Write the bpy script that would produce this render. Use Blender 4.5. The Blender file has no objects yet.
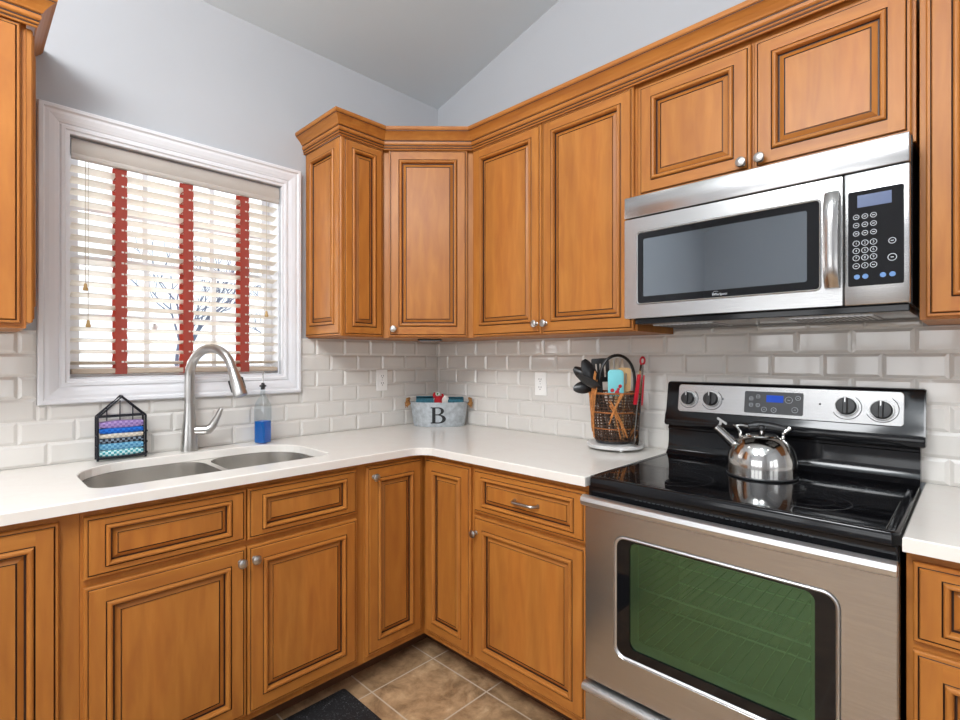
import bpy, bmesh, math, random
from mathutils import Vector, Matrix
random.seed(7)
S = bpy.context.scene
COL = S.collection
PI = math.pi

# ------------------------------------------------------------------ camera
cam_d = bpy.data.cameras.new('camera')
cam = bpy.data.objects.new('camera', cam_d); COL.objects.link(cam)
cam.location = (2.3192, -2.0215, 1.2851)
cam.rotation_euler = (PI/2, 0, 0.7715)
cam_d.sensor_width = 36.0
cam_d.lens = 510.491/960*36
cam_d.shift_y = -1.6/960
cam_d.clip_start = 0.02
S.camera = cam

# ------------------------------------------------------------------ world, light, exposure
W = bpy.data.worlds.new('sky'); S.world = W; W.use_nodes = True
nt = W.node_tree
bg = nt.nodes['Background']
bg.inputs['Color'].default_value = (0.90, 0.95, 1.0, 1)
bg.inputs['Strength'].default_value = 1.45

def area(name, loc, rot, sx, sy, energy, col=(1, 1, 1)):
    l = bpy.data.lights.new(name, 'AREA'); l.shape = 'RECTANGLE'; l.size = sx; l.size_y = sy
    l.energy = energy; l.color = col
    o = bpy.data.objects.new(name, l); COL.objects.link(o); o.location = loc; o.rotation_euler = rot
    return o
# daylight coming through the dining windows (behind the viewer)
area('daylight_dining', (1.75, -5.22, 1.40), (PI/2, 0, 0), 3.1, 1.2, 38, (0.97, 0.985, 1.0))
area('side_fill', (4.98, -2.6, 1.45), (PI/2, 0, PI/2), 2.5, 1.5, 18, (0.97, 0.985, 1.0))  # added fill from the unseen side of the room
area('daylight_sink', (-0.30, -1.35, 1.65), (PI/2, 0, -PI/2), 0.9, 1.0, 12, (0.95, 0.98, 1.0))
def lamp(name, loc, energy, size=2.4, blend=1.0, rad=0.09):
    l = bpy.data.lights.new(name, 'SPOT'); l.energy = energy; l.spot_size = size; l.spot_blend = blend
    l.shadow_soft_size = rad; l.color = (0.96, 0.98, 1.0)
    o = bpy.data.objects.new(name, l); COL.objects.link(o); o.location = loc
SINK_AND_FILL = [(0.62, -1.37), (1.25, -2.2), (2.3, -1.9), (3.4, -1.9), (1.2, -3.6), (2.4, -3.6), (3.7, -3.6)]  # first is the lamp over the sink, the rest are added fill
def ceil_z(x): return 2.779 + 0.255*x
for i, (x, y) in enumerate(SINK_AND_FILL):
    lamp('sink_and_fill_lamp', (x, y, ceil_z(x) - 0.03), 8 if i == 0 else 16)
def fill_light(loc, energy):  # unseen point light added to brighten the wall cabinets and ceiling
    l = bpy.data.lights.new('added_fill_light', 'POINT'); l.energy = energy; l.shadow_soft_size = 0.32; l.color = (0.96, 0.98, 1.0)
    o = bpy.data.objects.new('added_fill_light', l); COL.objects.link(o); o.location = loc
fill_light((1.60, -2.75, 2.75), 118); fill_light((2.6, -2.9, 2.95), 84)
S.view_settings.view_transform = 'Standard'
S.view_settings.look = 'None'
S.view_settings.exposure = 0.0
S.view_settings.gamma = 1.0
S.view_settings.use_curve_mapping = False
S.cycles.use_denoising = True
S.cycles.max_bounces = 10
S.cycles.diffuse_bounces = 5
S.cycles.glossy_bounces = 5
S.cycles.transmission_bounces = 8
S.cycles.transparent_max_bounces = 16
S.cycles.sample_clamp_indirect = 6

# ------------------------------------------------------------------ materials
def lin(c):
    c = c/255.0
    return c/12.92 if c <= 0.04045 else ((c+0.055)/1.055)**2.4
def rgb(r, g, b): return (lin(r), lin(g), lin(b), 1)
def new_mat(name):
    m = bpy.data.materials.new(name); m.use_nodes = True
    return m, m.node_tree, m.node_tree.nodes['Principled BSDF']
def noise_tex(nt, scale, detail=3, mapping=None, rough=0.55, dist=0.0):
    tc = nt.nodes.new('ShaderNodeTexCoord'); mp = nt.nodes.new('ShaderNodeMapping')
    if mapping: mp.inputs['Scale'].default_value = mapping
    n = nt.nodes.new('ShaderNodeTexNoise')
    n.inputs['Scale'].default_value = scale; n.inputs['Detail'].default_value = detail
    n.inputs['Roughness'].default_value = rough; n.inputs['Distortion'].default_value = dist
    nt.links.new(tc.outputs['Object'], mp.inputs['Vector']); nt.links.new(mp.outputs[0], n.inputs['Vector'])
    return n
def ramp(nt, src, stops):
    r = nt.nodes.new('ShaderNodeValToRGB')
    while len(r.color_ramp.elements) < len(stops): r.color_ramp.elements.new(0.5)
    for e, (p, c) in zip(r.color_ramp.elements, stops): e.position = p; e.color = c
    nt.links.new(src, r.inputs[0]); return r
def plain(name, col, rough=0.5, metal=0.0, coat=0.0, vary=0.06, scale=9, spec=0.5, bump=0.0, aniso=None):
    m, nt, b = new_mat(name)
    lo = tuple(max(0, c*(1-vary)) for c in col[:3]) + (1,)
    hi = tuple(min(1, c*(1+vary)) for c in col[:3]) + (1,)
    n = noise_tex(nt, scale, 3, aniso)
    r = ramp(nt, n.outputs['Fac'], [(0.3, lo), (0.7, hi)])
    nt.links.new(r.outputs[0], b.inputs['Base Color'])
    b.inputs['Roughness'].default_value = rough; b.inputs['Metallic'].default_value = metal
    b.inputs['Coat Weight'].default_value = coat; b.inputs['Specular IOR Level'].default_value = spec
    if bump:
        bp = nt.nodes.new('ShaderNodeBump'); bp.inputs['Strength'].default_value = bump
        bp.inputs['Distance'].default_value = 0.002
        nt.links.new(n.outputs['Fac'], bp.inputs['Height']); nt.links.new(bp.outputs[0], b.inputs['Normal'])
    return m
def wood(name, horizontal=False, axis='z', dark=1.0):
    m, nt, b = new_mat(name)
    tc = nt.nodes.new('ShaderNodeTexCoord'); info = nt.nodes.new('ShaderNodeObjectInfo')
    add = nt.nodes.new('ShaderNodeVectorMath'); add.operation = 'ADD'
    sc = nt.nodes.new('ShaderNodeVectorMath'); sc.operation = 'SCALE'; sc.inputs[0].default_value = (7, 3, 5)
    nt.links.new(info.outputs['Random'], sc.inputs['Scale'])
    nt.links.new(tc.outputs['Object'], add.inputs[0]); nt.links.new(sc.outputs[0], add.inputs[1])
    def nz(scale, mp, detail=4, dist=0.4):
        p = nt.nodes.new('ShaderNodeMapping'); p.inputs['Scale'].default_value = mp
        n = nt.nodes.new('ShaderNodeTexNoise'); n.inputs['Scale'].default_value = scale
        n.inputs['Detail'].default_value = detail; n.inputs['Distortion'].default_value = dist
        nt.links.new(add.outputs[0], p.inputs['Vector']); nt.links.new(p.outputs[0], n.inputs['Vector']); return n
    g = nz(5, (1, 5, 7) if horizontal else (7, 5, 1), 3)
    r = ramp(nt, g.outputs['Fac'], [(0.25, rgb(160*dark, 98*dark, 43*dark)), (0.55, rgb(174*dark, 111*dark, 48*dark)), (0.8, rgb(185*dark, 122*dark, 56*dark))])
    pl = nz(3.2, (0.02, 1, 3.5) if horizontal else (3.5, 1, 0.02), 0, 0)
    rp = ramp(nt, pl.outputs['Fac'], [(0.35, (0.92, 0.90, 0.88, 1)), (0.5, (1, 1, 1, 1)), (0.65, (1.0, 0.95, 0.91, 1))])
    mx = nt.nodes.new('ShaderNodeMixRGB'); mx.blend_type = 'MULTIPLY'; mx.inputs[0].default_value = 1.0
    nt.links.new(r.outputs[0], mx.inputs[1]); nt.links.new(rp.outputs[0], mx.inputs[2])
    nt.links.new(mx.outputs[0], b.inputs['Base Color'])
    b.inputs['Specular IOR Level'].default_value = 0.32; b.inputs['Roughness'].default_value = 0.42; b.inputs['Coat Weight'].default_value = 0.06
    b.inputs['Coat Roughness'].default_value = 0.22
    return m
WV = wood('maple_upright_grain'); WH = wood('maple_level_grain', True)
GLAZE = plain('dark_glaze', rgb(44, 20, 9), 0.5)
WOOD = [WV, WH, GLAZE]
TOE = plain('shade_darkened_toe_board', rgb(84, 52, 32), 0.5, vary=0.12, scale=12)  # shade of the toe recess is put into this darker board colour
STEEL = plain('brushed_steel', (0.47, 0.465, 0.46, 1), 0.27, 1.0, vary=0.07, scale=14, aniso=(1, 1, 30))
STEELV = plain('brushed_steel_upright', (0.50, 0.49, 0.48, 1), 0.24, 1.0, vary=0.05, scale=14, aniso=(30, 30, 1))
SILVER = plain('satin_silver', (0.60, 0.60, 0.60, 1), 0.42, 1.0, vary=0.03)
NICKEL = plain('brushed_nickel', (0.50, 0.485, 0.465, 1), 0.30, 1.0, vary=0.04)
CHROME = plain('polished_steel', (0.54, 0.53, 0.51, 1), 0.12, 1.0, vary=0.04)
SINKST = plain('sink_steel', (0.78, 0.76, 0.73, 1), 0.24, 1.0, vary=0.05)
BLACK = plain('black_enamel', (0.006, 0.006, 0.007, 1), 0.11, vary=0.1, spec=0.32)
BLKGL = plain('black_glass', (0.004, 0.004, 0.005, 1), 0.04, vary=0.1, spec=0.38)
BLKPL = plain('black_plastic', (0.014, 0.014, 0.015, 1), 0.38, vary=0.1)
DKGREY = plain('dark_grey_panel', (0.035, 0.037, 0.04, 1), 0.35, vary=0.05)
WALLM = plain('grey_wall_paint', rgb(181, 183, 187), 0.75, vary=0.012, scale=3)
CEILM = plain('white_ceiling_paint', rgb(212, 221, 226), 0.85, vary=0.01, scale=3)
WHITE = plain('white_trim_paint', rgb(224, 224, 227), 0.35, vary=0.008)
OUTLT = plain('white_outlet_plastic', rgb(244, 243, 240), 0.3, vary=0.01)
TILE = plain('glossy_greige_tile', rgb(214, 210, 204), 0.07, vary=0.035, scale=5, coat=0.3)
GROUT = plain('pale_grout', rgb(222, 218, 212), 0.8, vary=0.02)
# counter
def quartz():
    m, nt, b = new_mat('white_quartz')
    n = noise_tex(nt, 3.0, 6, None, 0.6, 1.6)
    r = ramp(nt, n.outputs['Fac'], [(0.0, rgb(231, 226, 219)), (0.47, rgb(230, 225, 218)), (0.50, rgb(229, 223, 216)), (0.53, rgb(230, 226, 219)), (1, rgb(233, 227, 219))])
    nt.links.new(r.outputs[0], b.inputs['Base Color']); b.inputs['Roughness'].default_value = 0.16
    return m
QUARTZ = quartz()
def floor_mat():
    m, nt, b = new_mat('brown_stone_floor_tile')
    tc = nt.nodes.new('ShaderNodeTexCoord')
    br = nt.nodes.new('ShaderNodeTexBrick'); mp = nt.nodes.new('ShaderNodeMapping')
    mp.inputs['Location'].default_value = (-0.651+0.314*4, 0.594+0.3085*20, 0)
    nt.links.new(tc.outputs['Object'], mp.inputs['Vector']); nt.links.new(mp.outputs[0], br.inputs['Vector'])
    br.offset = 0.0; br.squash = 1.0
    for k, v in (('Scale', 1.0), ('Mortar Size', 0.0035), ('Mortar Smooth', 0.3), ('Brick Width', 0.314), ('Row Height', 0.3085), ('Bias', 0.0)):
        br.inputs[k].default_value = v
    br.inputs['Color1'].default_value = (0.90, 0.90, 0.90, 1); br.inputs['Color2'].default_value = (1.06, 1.06, 1.06, 1)
    br.inputs['Mortar'].default_value = (1, 1, 1, 1)
    n = noise_tex(nt, 11, 8, None, 0.68, 0.35)
    r = ramp(nt, n.outputs['Fac'], [(0.28, rgb(112, 86, 60)), (0.46, rgb(160, 128, 94)), (0.60, rgb(188, 154, 116)), (0.76, rgb(214, 186, 152))])
    mx = nt.nodes.new('ShaderNodeMixRGB'); mx.blend_type = 'MULTIPLY'; mx.inputs[0].default_value = 1
    nt.links.new(r.outputs[0], mx.inputs[1]); nt.links.new(br.outputs['Color'], mx.inputs[2])
    m2 = nt.nodes.new('ShaderNodeMixRGB'); nt.links.new(br.outputs['Fac'], m2.inputs[0])
    nt.links.new(mx.outputs[0], m2.inputs[1]); m2.inputs[2].default_value = rgb(196, 180, 160)
    nt.links.new(m2.outputs[0], b.inputs['Base Color']); b.inputs['Roughness'].default_value = 0.4
    bp = nt.nodes.new('ShaderNodeBump'); bp.inputs['Strength'].default_value = 0.25; bp.inputs['Distance'].default_value = 0.004
    nt.links.new(n.outputs['Fac'], bp.inputs['Height']); nt.links.new(bp.outputs[0], b.inputs['Normal'])
    return m
FLOORM = floor_mat()
def thin_glass(name, tint=(1, 1, 1, 1), gloss=(1, 1, 1, 1), rough=0.0, fac=None, ior=1.45):
    m, nt, b = new_mat(name); nt.nodes.remove(b)
    out = nt.nodes['Material Output']
    t = nt.nodes.new('ShaderNodeBsdfTransparent'); t.inputs[0].default_value = tint
    g = nt.nodes.new('ShaderNodeBsdfGlossy'); g.inputs['Color'].default_value = gloss; g.inputs['Roughness'].default_value = rough
    mx = nt.nodes.new('ShaderNodeMixShader')
    if fac is None:
        f = nt.nodes.new('ShaderNodeLayerWeight'); f.inputs['Blend'].default_value = 0.5
        p = nt.nodes.new('ShaderNodeMath'); p.operation = 'POWER'; p.inputs[1].default_value = 4.0
        q = nt.nodes.new('ShaderNodeMath'); q.operation = 'MULTIPLY_ADD'; q.inputs[1].default_value = 0.8; q.inputs[2].default_value = 0.05
        nt.links.new(f.outputs['Facing'], p.inputs[0]); nt.links.new(p.outputs[0], q.inputs[0]); nt.links.new(q.outputs[0], mx.inputs[0])
    else: mx.inputs[0].default_value = fac
    nt.links.new(t.outputs[0], mx.inputs[1]); nt.links.new(g.outputs[0], mx.inputs[2])
    nt.links.new(mx.outputs[0], out.inputs['Surface'])
    return m
GLASS = thin_glass('window_glass')
BOTTLE = thin_glass('bottle_glass', (0.86, 0.90, 0.92, 1), ior=1.5)
OVENGL = thin_glass('coated_oven_glass', (0.24, 0.30, 0.25, 1), (0.22, 0.47, 0.28, 1), 0.20, 0.42)
MWGL = thin_glass('screened_microwave_glass', (0.06, 0.065, 0.07, 1), (0.80, 0.88, 0.95, 1), 0.03, 0.30)
def translucent(name, col, tcol, fac=0.5, rough=0.6):
    m, nt, b = new_mat(name)
    n = noise_tex(nt, 60, 2); lo = tuple(c*0.9 for c in col[:3])+(1,)
    r = ramp(nt, n.outputs['Fac'], [(0.3, lo), (0.7, col)]); nt.links.new(r.outputs[0], b.inputs['Base Color'])
    b.inputs['Roughness'].default_value = rough
    t = nt.nodes.new('ShaderNodeBsdfTranslucent'); t.inputs[0].default_value = tcol
    mx = nt.nodes.new('ShaderNodeMixShader'); mx.inputs[0].default_value = fac
    nt.links.new(b.outputs[0], mx.inputs[1]); nt.links.new(t.outputs[0], mx.inputs[2])
    nt.links.new(mx.outputs[0], nt.nodes['Material Output'].inputs['Surface'])
    return m
SLAT = translucent('cream_faux_wood_slat', rgb(234, 228, 218), rgb(232, 222, 206), 0.25, 0.4)
VALM = plain('taupe_valance', rgb(180, 172, 164), 0.45, vary=0.02)
RAILM = plain('tan_bottom_rail', rgb(176, 160, 142), 0.5, vary=0.05)
TAPE = translucent('rust_ladder_tape', rgb(172, 84, 72), rgb(206, 104, 80), 0.4, 0.8)
CORD = plain('cream_cord', rgb(196, 186, 170), 0.8)
TASSEL = plain('wood_tassel', rgb(186, 152, 96), 0.5)
def lcd(name, col, strength):
    m, nt, b = new_mat(name)
    b.inputs['Base Color'].default_value = col; b.inputs['Roughness'].default_value = 0.15
    b.inputs['Emission Color'].default_value = col; b.inputs['Emission Strength'].default_value = strength
    return m
LCDB = lcd('blue_backlit_display', rgb(24, 66, 170), 0.3)
LCDG = lcd('pale_blue_display', rgb(92, 104, 134), 0.12)
MARK = plain('printed_white_marks', rgb(200, 205, 210), 0.5)
MARKD = plain('printed_black_marks', rgb(25, 25, 25), 0.5)
GALV = plain('galvanized_tin', rgb(176, 182, 186), 0.5, 0.35, vary=0.22, scale=45)
TWINE = plain('jute_twine', rgb(150, 106, 58), 0.9, vary=0.3, scale=120)
TEAL = plain('teal_terry_cloth', rgb(52, 104, 120), 0.95, vary=0.3, scale=150, bump=0.6)
REDF = plain('red_felt', rgb(170, 24, 36), 0.9, vary=0.2, scale=60)
GREENF = plain('green_felt', rgb(60, 120, 60), 0.9, vary=0.2)
WHITEF = plain('white_fluffy_cloth', rgb(220, 216, 210), 0.95, vary=0.15, scale=90, bump=0.5)
VINE = plain('brown_vine', rgb(150, 88, 40), 0.6, vary=0.35, scale=60)
VINEL = plain('light_vine', rgb(186, 120, 62), 0.6, vary=0.3, scale=60)
WEAVE = plain('dark_wire_weave', rgb(70, 44, 26), 0.6, vary=0.3, scale=80)
BEECH = plain('beech_utensil_wood', rgb(206, 168, 118), 0.6, vary=0.12, scale=20, aniso=(6, 6, 1))
NYLON = plain('black_nylon', (0.012, 0.012, 0.013, 1), 0.33)
CYAN = plain('turquoise_silicone', rgb(126, 206, 214), 0.4, vary=0.05)
REDS = plain('red_silicone', rgb(186, 26, 44), 0.35)
MARBLE = plain('grey_marble', rgb(206, 205, 203), 0.3, vary=0.12, scale=14)
SOAP = translucent('blue_dish_soap', rgb(0, 140, 226), rgb(0, 160, 245), 0.5, 0.1)
IRON = plain('black_iron_wire', (0.008, 0.009, 0.014, 1), 0.5, spec=0.25)
def rug():
    m, nt, b = new_mat('black_mesh_rug')
    n = noise_tex(nt, 150, 4, None, 0.7)
    r = ramp(nt, n.outputs['Fac'], [(0.50, (0.006, 0.006, 0.007, 1)), (0.62, (0.03, 0.03, 0.033, 1)), (0.74, (0.32, 0.33, 0.35, 1))])
    nt.links.new(r.outputs[0], b.inputs['Base Color']); b.inputs['Roughness'].default_value = 0.7
    return m
MESH = rug()
CAVITY = plain('oven_enamel', (0.05, 0.055, 0.06, 1), 0.4, vary=0.3, scale=25)
RACKM = plain('oven_rack_wire', (0.5, 0.48, 0.44, 1), 0.35, 1.0)
BARK = plain('grey_bark', rgb(126, 138, 160), 0.9, vary=0.2)
GRASSM = plain('winter_lawn', rgb(186, 186, 176), 0.95, vary=0.15, scale=2)
def cloth(name, c1, c2, scale=120):
    m, nt, b = new_mat(name)
    tc = nt.nodes.new('ShaderNodeTexCoord'); ck = nt.nodes.new('ShaderNodeTexChecker')
    ck.inputs['Scale'].default_value = scale; ck.inputs['Color1'].default_value = c1; ck.inputs['Color2'].default_value = c2
    nt.links.new(tc.outputs['Object'], ck.inputs['Vector']); nt.links.new(ck.outputs[0], b.inputs['Base Color'])
    b.inputs['Roughness'].default_value = 0.95
    return m

# ------------------------------------------------------------------ mesh builder
OFF = {}
class MB:
    def __init__(s): s.bm = bmesh.new()
    def face(s, vs, m=0):
        try: f = s.bm.faces.new(vs)
        except ValueError: return None
        f.material_index = m; return f
    def box(s, x0, x1, y0, y1, z0, z1, bev=0.0, m=0, seg=1, M=None):
        c = [(x0,y0,z0),(x1,y0,z0),(x1,y1,z0),(x0,y1,z0),(x0,y0,z1),(x1,y0,z1),(x1,y1,z1),(x0,y1,z1)]
        v = [s.bm.verts.new(M @ Vector(p) if M else p) for p in c]
        fs = [s.face([v[i] for i in q], m) for q in ((3,2,1,0),(4,5,6,7),(0,1,5,4),(1,2,6,5),(2,3,7,6),(3,0,4,7))]
        if bev > 0:
            es = list({e for f in fs for e in f.edges})
            r = bmesh.ops.bevel(s.bm, geom=es, offset=bev, segments=seg, affect='EDGES', profile=0.5)
            for f in r['faces']: f.material_index = m
        return s
    def loft(s, loops, m=0, closed=True, cap0=False, cap1=False, mats=None):
        L = [[s.bm.verts.new(p) for p in lp] for lp in loops]
        n = len(L[0])
        for k in range(len(L)-1):
            mm = mats[k] if mats else m
            for i in range(n if closed else n-1):
                j = (i+1) % n
                s.face([L[k][i], L[k][j], L[k+1][j], L[k+1][i]], mm)
        if cap0: s.face(list(reversed(L[0])), mats[0] if mats else m)
        if cap1: s.face(L[-1], mats[-1] if mats else m)
        return L
    def lathe(s, prof, M=None, seg=28, m=0, cap0=True, cap1=True, sx=1.0, sy=1.0, mats=None):
        loops = []
        for r, z in prof:
            lp = []
            for i in range(seg):
                a = 2*PI*i/seg
                p = Vector((r*math.cos(a)*sx, r*math.sin(a)*sy, z))
                lp.append(M @ p if M else p)
            loops.append(lp)
        s.loft(loops, m, True, cap0, cap1, mats); return s
    def tube(s, pts, r, seg=8, m=0, cap=True, closed=False, flat=None):
        pts = [Vector(p) for p in pts]; n = len(pts)
        rs = r if isinstance(r, (list, tuple)) else [r]*n
        t0 = (pts[1]-pts[0]).normalized()
        up = Vector((0,0,1)) if abs(t0.z) < 0.9 else Vector((1,0,0))
        nrm = t0.cross(up).normalized(); loops = []; prev = t0
        for i in range(n):
            a = pts[(i-1) % n] if (i > 0 or closed) else pts[0]
            b = pts[(i+1) % n] if (i < n-1 or closed) else pts[-1]
            t = (b-a).normalized()
            q = prev.rotation_difference(t); nrm = (q @ nrm); nrm = (nrm - t*nrm.dot(t)).normalized(); prev = t
            bn = t.cross(nrm)
            loops.append([pts[i] + (nrm*math.cos(2*PI*k/seg)*(flat or 1) + bn*math.sin(2*PI*k/seg))*rs[i] for k in range(seg)])
        if closed: loops.append(loops[0])
        s.loft(loops, m, True, cap and not closed, cap and not closed); return s
    def prism(s, poly, a0, a1, m=0, M=None):
        def P(p, z):
            v = Vector((p[0], p[1], z)); return M @ v if M else v
        s.loft([[P(p, a0) for p in poly], [P(p, a1) for p in poly]], m, True, True, True); return s
    def sphere(s, c, r, m=0, seg=16, sc=(1,1,1), M=None):
        rings = 10; prof = [(max(1e-4, r*math.sin(PI*i/rings)), -r*math.cos(PI*i/rings)) for i in range(rings+1)]
        T = Matrix.Translation(c) @ (M or Matrix.Identity(4)) @ Matrix.Diagonal((*sc, 1))
        return s.lathe(prof, T, seg, m)
    def holed(s, outer, holes, z0, z1, M=None, m=0, ch=0.0, mside=None):
        # flat plate with holes, top at z1; ch chamfers the top edges
        def P(p, z):
            v = Vector((p[0], p[1], z)); return M @ v if M else v
        loops = [outer]+holes; top = []; edges = []
        for k, lp in enumerate(loops):
            tl = offset(lp, -ch if k == 0 else ch) if ch else lp
            vs = [s.bm.verts.new(P(p, z1)) for p in tl]; top.append(vs)
            edges += [s.bm.edges.new((vs[i], vs[(i+1) % len(vs)])) for i in range(len(vs))]
        nrm = (M.to_3x3() @ Vector((0,0,1))) if M else Vector((0,0,1))
        r = bmesh.ops.triangle_fill(s.bm, use_beauty=True, use_dissolve=False, edges=edges, normal=nrm)
        for g in r['geom']:
            if isinstance(g, bmesh.types.BMFace): g.material_index = m
        ms = m if mside is None else mside
        bots = []
        for lp, vs in zip(loops, top):
            if ch:
                v2 = [s.bm.verts.new(P(p, z1-ch)) for p in lp]
                for i in range(len(lp)):
                    j = (i+1) % len(lp); s.face([vs[i], vs[j], v2[j], v2[i]], ms)
            else: v2 = vs
            v3 = [s.bm.verts.new(P(p, z0)) for p in lp]
            for i in range(len(lp)):
                j = (i+1) % len(lp); s.face([v2[i], v2[j], v3[j], v3[i]], ms)
            bots.append(v3)
        be = []
        for v3 in bots:
            for i in range(len(v3)):
                e = s.bm.edges.get((v3[i], v3[(i+1) % len(v3)]))
                be.append(e)
        r = bmesh.ops.triangle_fill(s.bm, use_beauty=True, use_dissolve=False, edges=be, normal=-nrm)
        for g in r['geom']:
            if isinstance(g, bmesh.types.BMFace): g.material_index = ms
        return s
    def text(s, string, size, M, m=0, depth=0.0003):
        cu = bpy.data.curves.new('t', 'FONT'); cu.body = string; cu.size = size; cu.align_x = 'CENTER'; cu.align_y = 'CENTER'
        cu.extrude = depth
        ob = bpy.data.objects.new('t', cu); COL.objects.link(ob)
        dg = bpy.context.evaluated_depsgraph_get(); dg.update()
        me = bpy.data.meshes.new_from_object(ob.evaluated_get(dg))
        me.transform(M); n0 = len(s.bm.faces)
        s.bm.from_mesh(me); s.bm.faces.ensure_lookup_table()
        for f in s.bm.faces[n0:]: f.material_index = m
        bpy.data.objects.remove(ob); bpy.data.curves.remove(cu); bpy.data.meshes.remove(me)
        return s
    def build(s, name, mats, parent=None, smooth=True, label=None, angle=38, fix=True):
        if fix: bmesh.ops.recalc_face_normals(s.bm, faces=s.bm.faces)
        off = OFF.get(parent.name) if parent else None
        if off: bmesh.ops.translate(s.bm, verts=s.bm.verts, vec=-off)
        me = bpy.data.meshes.new(name); s.bm.to_mesh(me); s.bm.free()
        for mt in (mats if isinstance(mats, (list, tuple)) else [mats]): me.materials.append(mt)
        if smooth:
            me.polygons.foreach_set('use_smooth', [True]*len(me.polygons))
            me.set_sharp_from_angle(angle=math.radians(angle))
        o = bpy.data.objects.new(name, me); COL.objects.link(o)
        if parent:
            o.parent = parent
            if off: OFF[o.name] = off
        if label: o['label'] = label
        return o
def offset(poly, d):
    # positive d grows a CCW polygon outward
    n = len(poly); A = sum(poly[i][0]*poly[(i+1)%n][1]-poly[(i+1)%n][0]*poly[i][1] for i in range(n))
    sgn = 1 if A > 0 else -1; out = []
    for i in range(n):
        p0 = Vector(poly[i-1]); p1 = Vector(poly[i]); p2 = Vector(poly[(i+1) % n])
        e1 = (p1-p0).normalized(); e2 = (p2-p1).normalized()
        n1 = Vector((e1.y, -e1.x)); n2 = Vector((e2.y, -e2.x)); b = n1+n2
        b = b/max(0.3, b.dot(n1)) if b.length > 1e-6 else n1
        out.append(tuple(p1 + b*d*sgn))
    return out
def rrect(x0, x1, y0, y1, r, seg=6):
    rr = r if isinstance(r, (list, tuple)) else [r]*4   # bl, br, tr, tl
    pts = []
    for (cx, cy, a0, q) in ((x0+rr[0], y0+rr[0], PI, rr[0]), (x1-rr[1], y0+rr[1], 1.5*PI, rr[1]), (x1-rr[2], y1-rr[2], 0, rr[2]), (x0+rr[3], y1-rr[3], PI/2, rr[3])):
        for i in range(seg+1):
            a = a0 + PI/2*i/seg; pts.append((cx+q*math.cos(a), cy+q*math.sin(a)))
    return pts
def thing(name, label, cat, loc=(0,0,0), rotz=0.0, group=None, world=False):
    o = bpy.data.objects.new(name, None); COL.objects.link(o); o.empty_display_size = 0.05
    o.location = loc; o.rotation_euler = (0, 0, rotz); o['label'] = label; o['category'] = cat
    if group: o['group'] = group
    if world: OFF[o.name] = Vector(loc)
    return o
def tag(o, label, cat, group=None):
    o['label'] = label; o['category'] = cat
    if group: o['group'] = group
    return o
def struct(o): o['kind'] = 'structure'; return o
def origin_to(o, p):
    # put a single-mesh thing's origin at its base
    p = Vector(p); o.data.transform(Matrix.Translation(-p)); o.location = p; return o
# plane frame whose (x, y, z) = (right, up, out) for a wall facing -y at y
def face_y(y, tilt=0.0): return Matrix.Translation((0, y, 0)) @ Matrix.Rotation(PI/2 + tilt, 4, 'X')

# ------------------------------------------------------------------ setting: room
def floor_build():
    mb = MB(); mb.box(0, 4.8, -5.0, 0, -0.05, 0); return struct(mb.build('floor', FLOORM, smooth=False))
floor_build()
WY0, WY1, WZ0, WZ1 = -1.7365, -0.9660, 1.2135, 2.0825      # sink window opening
mb = MB()
Mx = Matrix(((0,0,1,0),(1,0,0,0),(0,1,0,0),(0,0,0,1)))      # plane (y, z) extruded along x
mb.holed([(-5,0),(0,0),(0,2.779),(-5,2.779)], [[(WY0,WZ0),(WY0,WZ1),(WY1,WZ1),(WY1,WZ0)]], -0.15, 0, M=Mx)
struct(mb.build('wall_left', WALLM, smooth=False))
mb = MB(); mb.prism([(0,0),(4.8,0),(4.8,ceil_z(4.8)),(0,ceil_z(0))], 0, -0.12, M=face_y(0))
struct(mb.build('wall_back', WALLM, smooth=False))
FW = [(0.30,1.20),(1.30,2.20),(2.30,3.20)]; FZ0, FZ1 = 0.85, 1.95
mb = MB(); mb.holed([(0,0),(4.8,0),(4.8,ceil_z(4.8)),(0,ceil_z(0))], [[(a,FZ0),(a,FZ1),(b,FZ1),(b,FZ0)] for a, b in FW], 0, 0.12, M=face_y(-5.0))
struct(mb.build('wall_front', WALLM, smooth=False))
mb = MB(); mb.holed([(-5,0),(0,0),(0,ceil_z(4.8)),(-5,ceil_z(4.8))], [[(-3.7,FZ0),(-3.7,FZ1),(-2.7,FZ1),(-2.7,FZ0)],[(-2.5,FZ0),(-2.5,FZ1),(-1.5,FZ1),(-1.5,FZ0)]], 4.8, 4.92, M=Mx)
struct(mb.build('wall_right', WALLM, smooth=False))
mb = MB(); mb.prism([(0,ceil_z(0)),(4.8,ceil_z(4.8)),(4.8,ceil_z(4.8)+0.1),(0,ceil_z(0)+0.1)], 0, 5.0, M=face_y(0))
struct(mb.build('ceiling', CEILM, smooth=False))
# far windows with muntin grids
def plain_window(name, to3d, a, b, z0, z1):
    mb = MB()
    def bar(u0, u1, w0, w1): mb.loft([[to3d(u, z, d) for u, z in ((u0,w0),(u1,w0),(u1,w1),(u0,w1))] for d in (0.02, 0.07)], 0, True, True, True)
    t = 0.05
    bar(a, b, z0, z0+t); bar(a, b, z1-t, z1); bar(a, a+t, z0+t, z1-t); bar(b-t, b, z0+t, z1-t)
    bar(a+t, b-t, (z0+z1)/2-0.025, (z0+z1)/2+0.025)
    for i in (1, 2):
        u = a+(b-a)*i/3; bar(u-0.011, u+0.011, z0+t, (z0+z1)/2-0.025); bar(u-0.011, u+0.011, (z0+z1)/2+0.025, z1-t)
    return struct(mb.build(name, WHITE, smooth=False))
for i, (a, b) in enumerate(FW): plain_window('window_%d' % (i+2), lambda u, z, d: (u, -5.0-d, z), a, b, FZ0, FZ1)
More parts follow.
